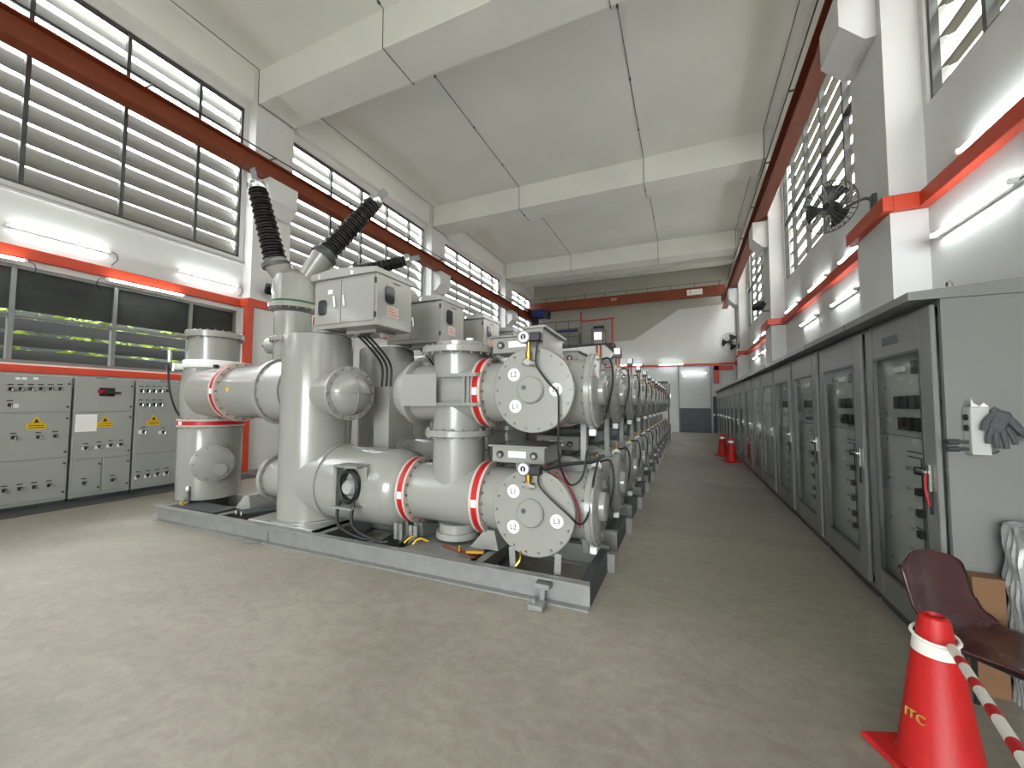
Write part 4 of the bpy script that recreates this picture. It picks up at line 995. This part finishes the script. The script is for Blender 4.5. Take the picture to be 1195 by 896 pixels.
# bushing stack behind the breaker tank with two porcelain arms
BY = 4.15; q = P(342, 400, 1, BY); BX = q.x
MB().cyl((BX, BY, 1.72), (BX, BY, 2.9), .26, 36).build('bushing_riser', G, t)
flange(t, (BX, BY, P(342, 398, 1, BY).z), Z, .06, .31, n=16)
zf = P(342, 360, 1, BY).z
f = flange(t, (BX, BY, zf), Z, .07, .345, n=18); MB().lathe((BX, BY, zf+.036), Z, [(0, .2), (0, .335), (.03, .335), (.03, .2)], 36).build('gasket_ring', 'green_gasket', f)
zt = P(342, 329, 1, BY).z
MB().lathe((BX, BY, zf), Z, [(0, .30), (zt-zf-.1, .30), (zt-zf+.05, .27), (zt-zf+.14, .17), (zt-zf+.17, 0)], 40).build('fork_body', G, t)
MB().cyl((BX-.26, BY, zf-.55), (BX-.46, BY-.05, zf-.55), .12, 20).build('side_flange', G, t); MB().cyl((BX-.46, BY-.05, zf-.55), (BX-.56, BY-.08, zf-.55), .02, 10).build('side_valve', 'black_plastic', t)
def bushing(par, a, b, r0, r1, n, stub):
    a = Vector(a); b = Vector(b); d = b-a; L = d.length; d.normalize()
    MB().cyl(stub, a+d*.02, r0*.85, 28, r1=r0*1.06).build('bushing_stub', G, par)
    MB().lathe(a, d, [(-.03, r0*1.1), (-.03, r0*1.22), (.03, r0*1.22), (.03, r0), (.1, r0*.92)], 28).build('bushing_base', 'frame_dark', par)
    pr = [(.08, r0*.72)]
    for i in range(n):
        t0 = .1+(L-.18)*i/n; p = (L-.18)/n; r = r0+(r1-r0)*i/n; big = 1.0 if i % 2 == 0 else .9
        pr += [(t0, r*.78), (t0+p*.35, r*big), (t0+p*.5, r*big), (t0+p*.62, r*.8)]
    pr.append((L-.08, r1*.7))
    MB().lathe(a, d, pr, 28).build('porcelain_sheds', 'porcelain', par)
    e = MB().lathe(a+d*(L-.09), d, [(0, r1*.9), (.03, r1*1.0), (.09, r1*.95), (.12, r1*.6), (.12, 0)], 24).build('terminal_cap', 'chrome', par)
    _, u, v = frame_of(d)
    MB().obox(a+d*(L+.12), (.02, .11, .2), u, v, d, b=.004).build('terminal_pad', 'frame_alu', e)
top = Vector((BX, BY, zt+.0))
bushing(t, P(323, 310, 1, BY-.1), P(299, 214, 1, BY-.35), .165, .135, 24, top+Vector((-.02, 0, -.12)))
bushing(t, P(378, 299, 1, BY+.15), P(440, 233, 1, BY+.7), .158, .125, 24, top+Vector((.06, .03, -.12)))
# pedestals, stub beams, plates, straps on the frame
for x in (-5.25, -1.76):
    m = MB(); m.prism([(x-.16, 3.42, .2), (x+.14, 3.42, .2), (x+.1, 3.42, .38), (x+.0, 3.42, .38)], (0, .4, 0)); m.build('saddle', G, t)
bx('floor_plate', 'galvanised', t, -2.48, -1.76, 3.14, 3.9, .19, .2)
bx('floor_plate', 'steel_dark', t, -6.4, -5.5, 3.2, 3.5, .17, .18)
bx('base_plate', G, t, -4.72, -3.68, 3.13, 4.1, .195, .215, .004)
for x in (-2.68, -2.5):
    m = MB(); m.box(x-.05, x+.05, 3.3, 3.312, .2, .36); m.box(x-.05, x+.05, 3.39, 3.402, .2, .36); m.box(x-.006, x+.006, 3.3, 3.4, .2, .36); m.build('stub_beam', 'galvanised', t)
for dx in (0, .1):
    MB().cyl((-5.05+dx, 3.2, .235), (-4.7+dx, 3.95, .235), .026, 10).build('conduit_pipe', 'steel_dark', t)
    MB().cyl((-5.052+dx, 3.196, .235), (-5.049+dx, 3.202, .235), .024, 10).build('conduit_plug', 'label_white', t)
m = MB(); a = P(518, 636, 2, .24); b = P(556, 650, 2, .24)
m.obox((a+b)/2, ((b-a).length, .05, .012), (b-a).normalized(), Z.cross((b-a).normalized())); m.build('copper_link', 'copper', t)
m = MB(); m.cyl(a*.5+b*.5, a*.5+b*.5+Z*.05, .02, 8); m.build('link_bolt', 'brass', t); m = MB(); m.obox(b+Vector((-.03, .03, .03)), (.16, .03, .03), (.9, .3, 0), (-.3, .9, 0), b=.006); m.build('link_clamp', 'brass', t)
q = P(602, 660, 2, .2); MB().tube([q, q+Vector((.03, .02, .05)), q+Vector((.04, .02, .12)), q+Vector((.08, .03, .13))], .012, 8).build('brass_valve', 'brass', t)
q = P(468, 632, 2, .22)
for k in range(4): MB().tube([q+Vector((.05*k, -.02, 0)), q+Vector((.05*k+.03, .05, .04)), q+Vector((.05*k+.08, .12, .0))], .009, 6).build('earth_wire', 'sign_yellow' if k % 2 else 'frame_dark', t)
# anchor brackets to the floor
q = P(636, 690, 1, 3.1)
m = MB(); m.box(q.x-.06, q.x+.06, 3.02, 3.12, .12, .16, .004); m.box(q.x-.02, q.x+.02, 3.03, 3.045, .0, .14); m.obox((q.x-.02, 2.97, .02), (.12, .12, .04), b=.006); m.cyl((q.x-.05, 2.97, .03), (q.x-.05, 2.97, .07), .018, 8); m.build('anchor_bracket', 'galvanised', t)
q = P(290, 632, 2, .01)
m = MB(); m.obox(q+Vector((.05, .0, .006)), (.22, .04, .012), (.9, .25, 0), (-.25, .9, 0)); m.obox(q+Vector((.2, .1, .05)), (.012, .05, .13), b=.002); m.build('anchor_strap', 'galvanised', t)
# ---- the bays behind
bay1 = thing('switchgear_bay', (-3.0, YC+PITCH_B, 0), 'second grey switchgear bay counted from the front of the row', 'switchgear', 'switchgear bays')
bay_core(bay1, YC+PITCH_B, False)
for k in range(2, 12):
    b = copy_tree(bay1, (0, PITCH_B*(k-1), 0)); b['label'] = '%s grey switchgear bay counted from the front of the row' % ORD[k]
    if k == 2: bay2 = b
# dark horizontal bushing rising behind the control cubicles
t = thing('rear_bushing', (-5.7, 6.1, 0), 'black ribbed bushing tip showing above the foremost control cubicle roof', 'bushing')
b0 = P(418, 318, 1, 6.1); b1 = P(478, 303, 1, 6.6)
MB().cyl((b0.x-.3, 6.0, 0), (b0.x-.3, 6.0, b0.z-.1), .2, 24).build('riser', G, t)
bushing(t, b0, b1, .17, .13, 18, Vector((b0.x-.3, 6.0, b0.z-.12)))
# end-of-row boxes
for z0, z1, lab in ((1.47, 2.5, 'upper grey box at the far aisle end of the switchgear row'), (0, .78, 'lower grey box standing at the far aisle end of the switchgear row')):
    ye = YC+PITCH_B*12-.1; e = thing('end_box', (-.95, ye, z0), lab, 'cabinet', 'end boxes of the switchgear row')
    bx('body', 'panel_grey', e, -1.25, -.62, ye-.2, ye+.3, z0, z1, .008); bx('door', 'panel_grey', e, -1.22, -.65, ye-.215, ye-.2, z0+.04, z1-.04, .004)
    bx('handle', 'chrome', e, -.62, -.6, ye, ye+.04, (z0+z1)/2-.06, (z0+z1)/2+.06)
    if z0 > 1:
        bx('top_terminal', 'black_plastic', e, -1.15, -.7, ye-.1, ye+.1, z1, z1+.1, .02)
        m = MB(); m.box(-1.2, -1.14, ye+.24, ye+.3, 0, z0); m.box(-.73, -.67, ye+.24, ye+.3, 0, z0); m.build('stand', 'steel_dark', e)
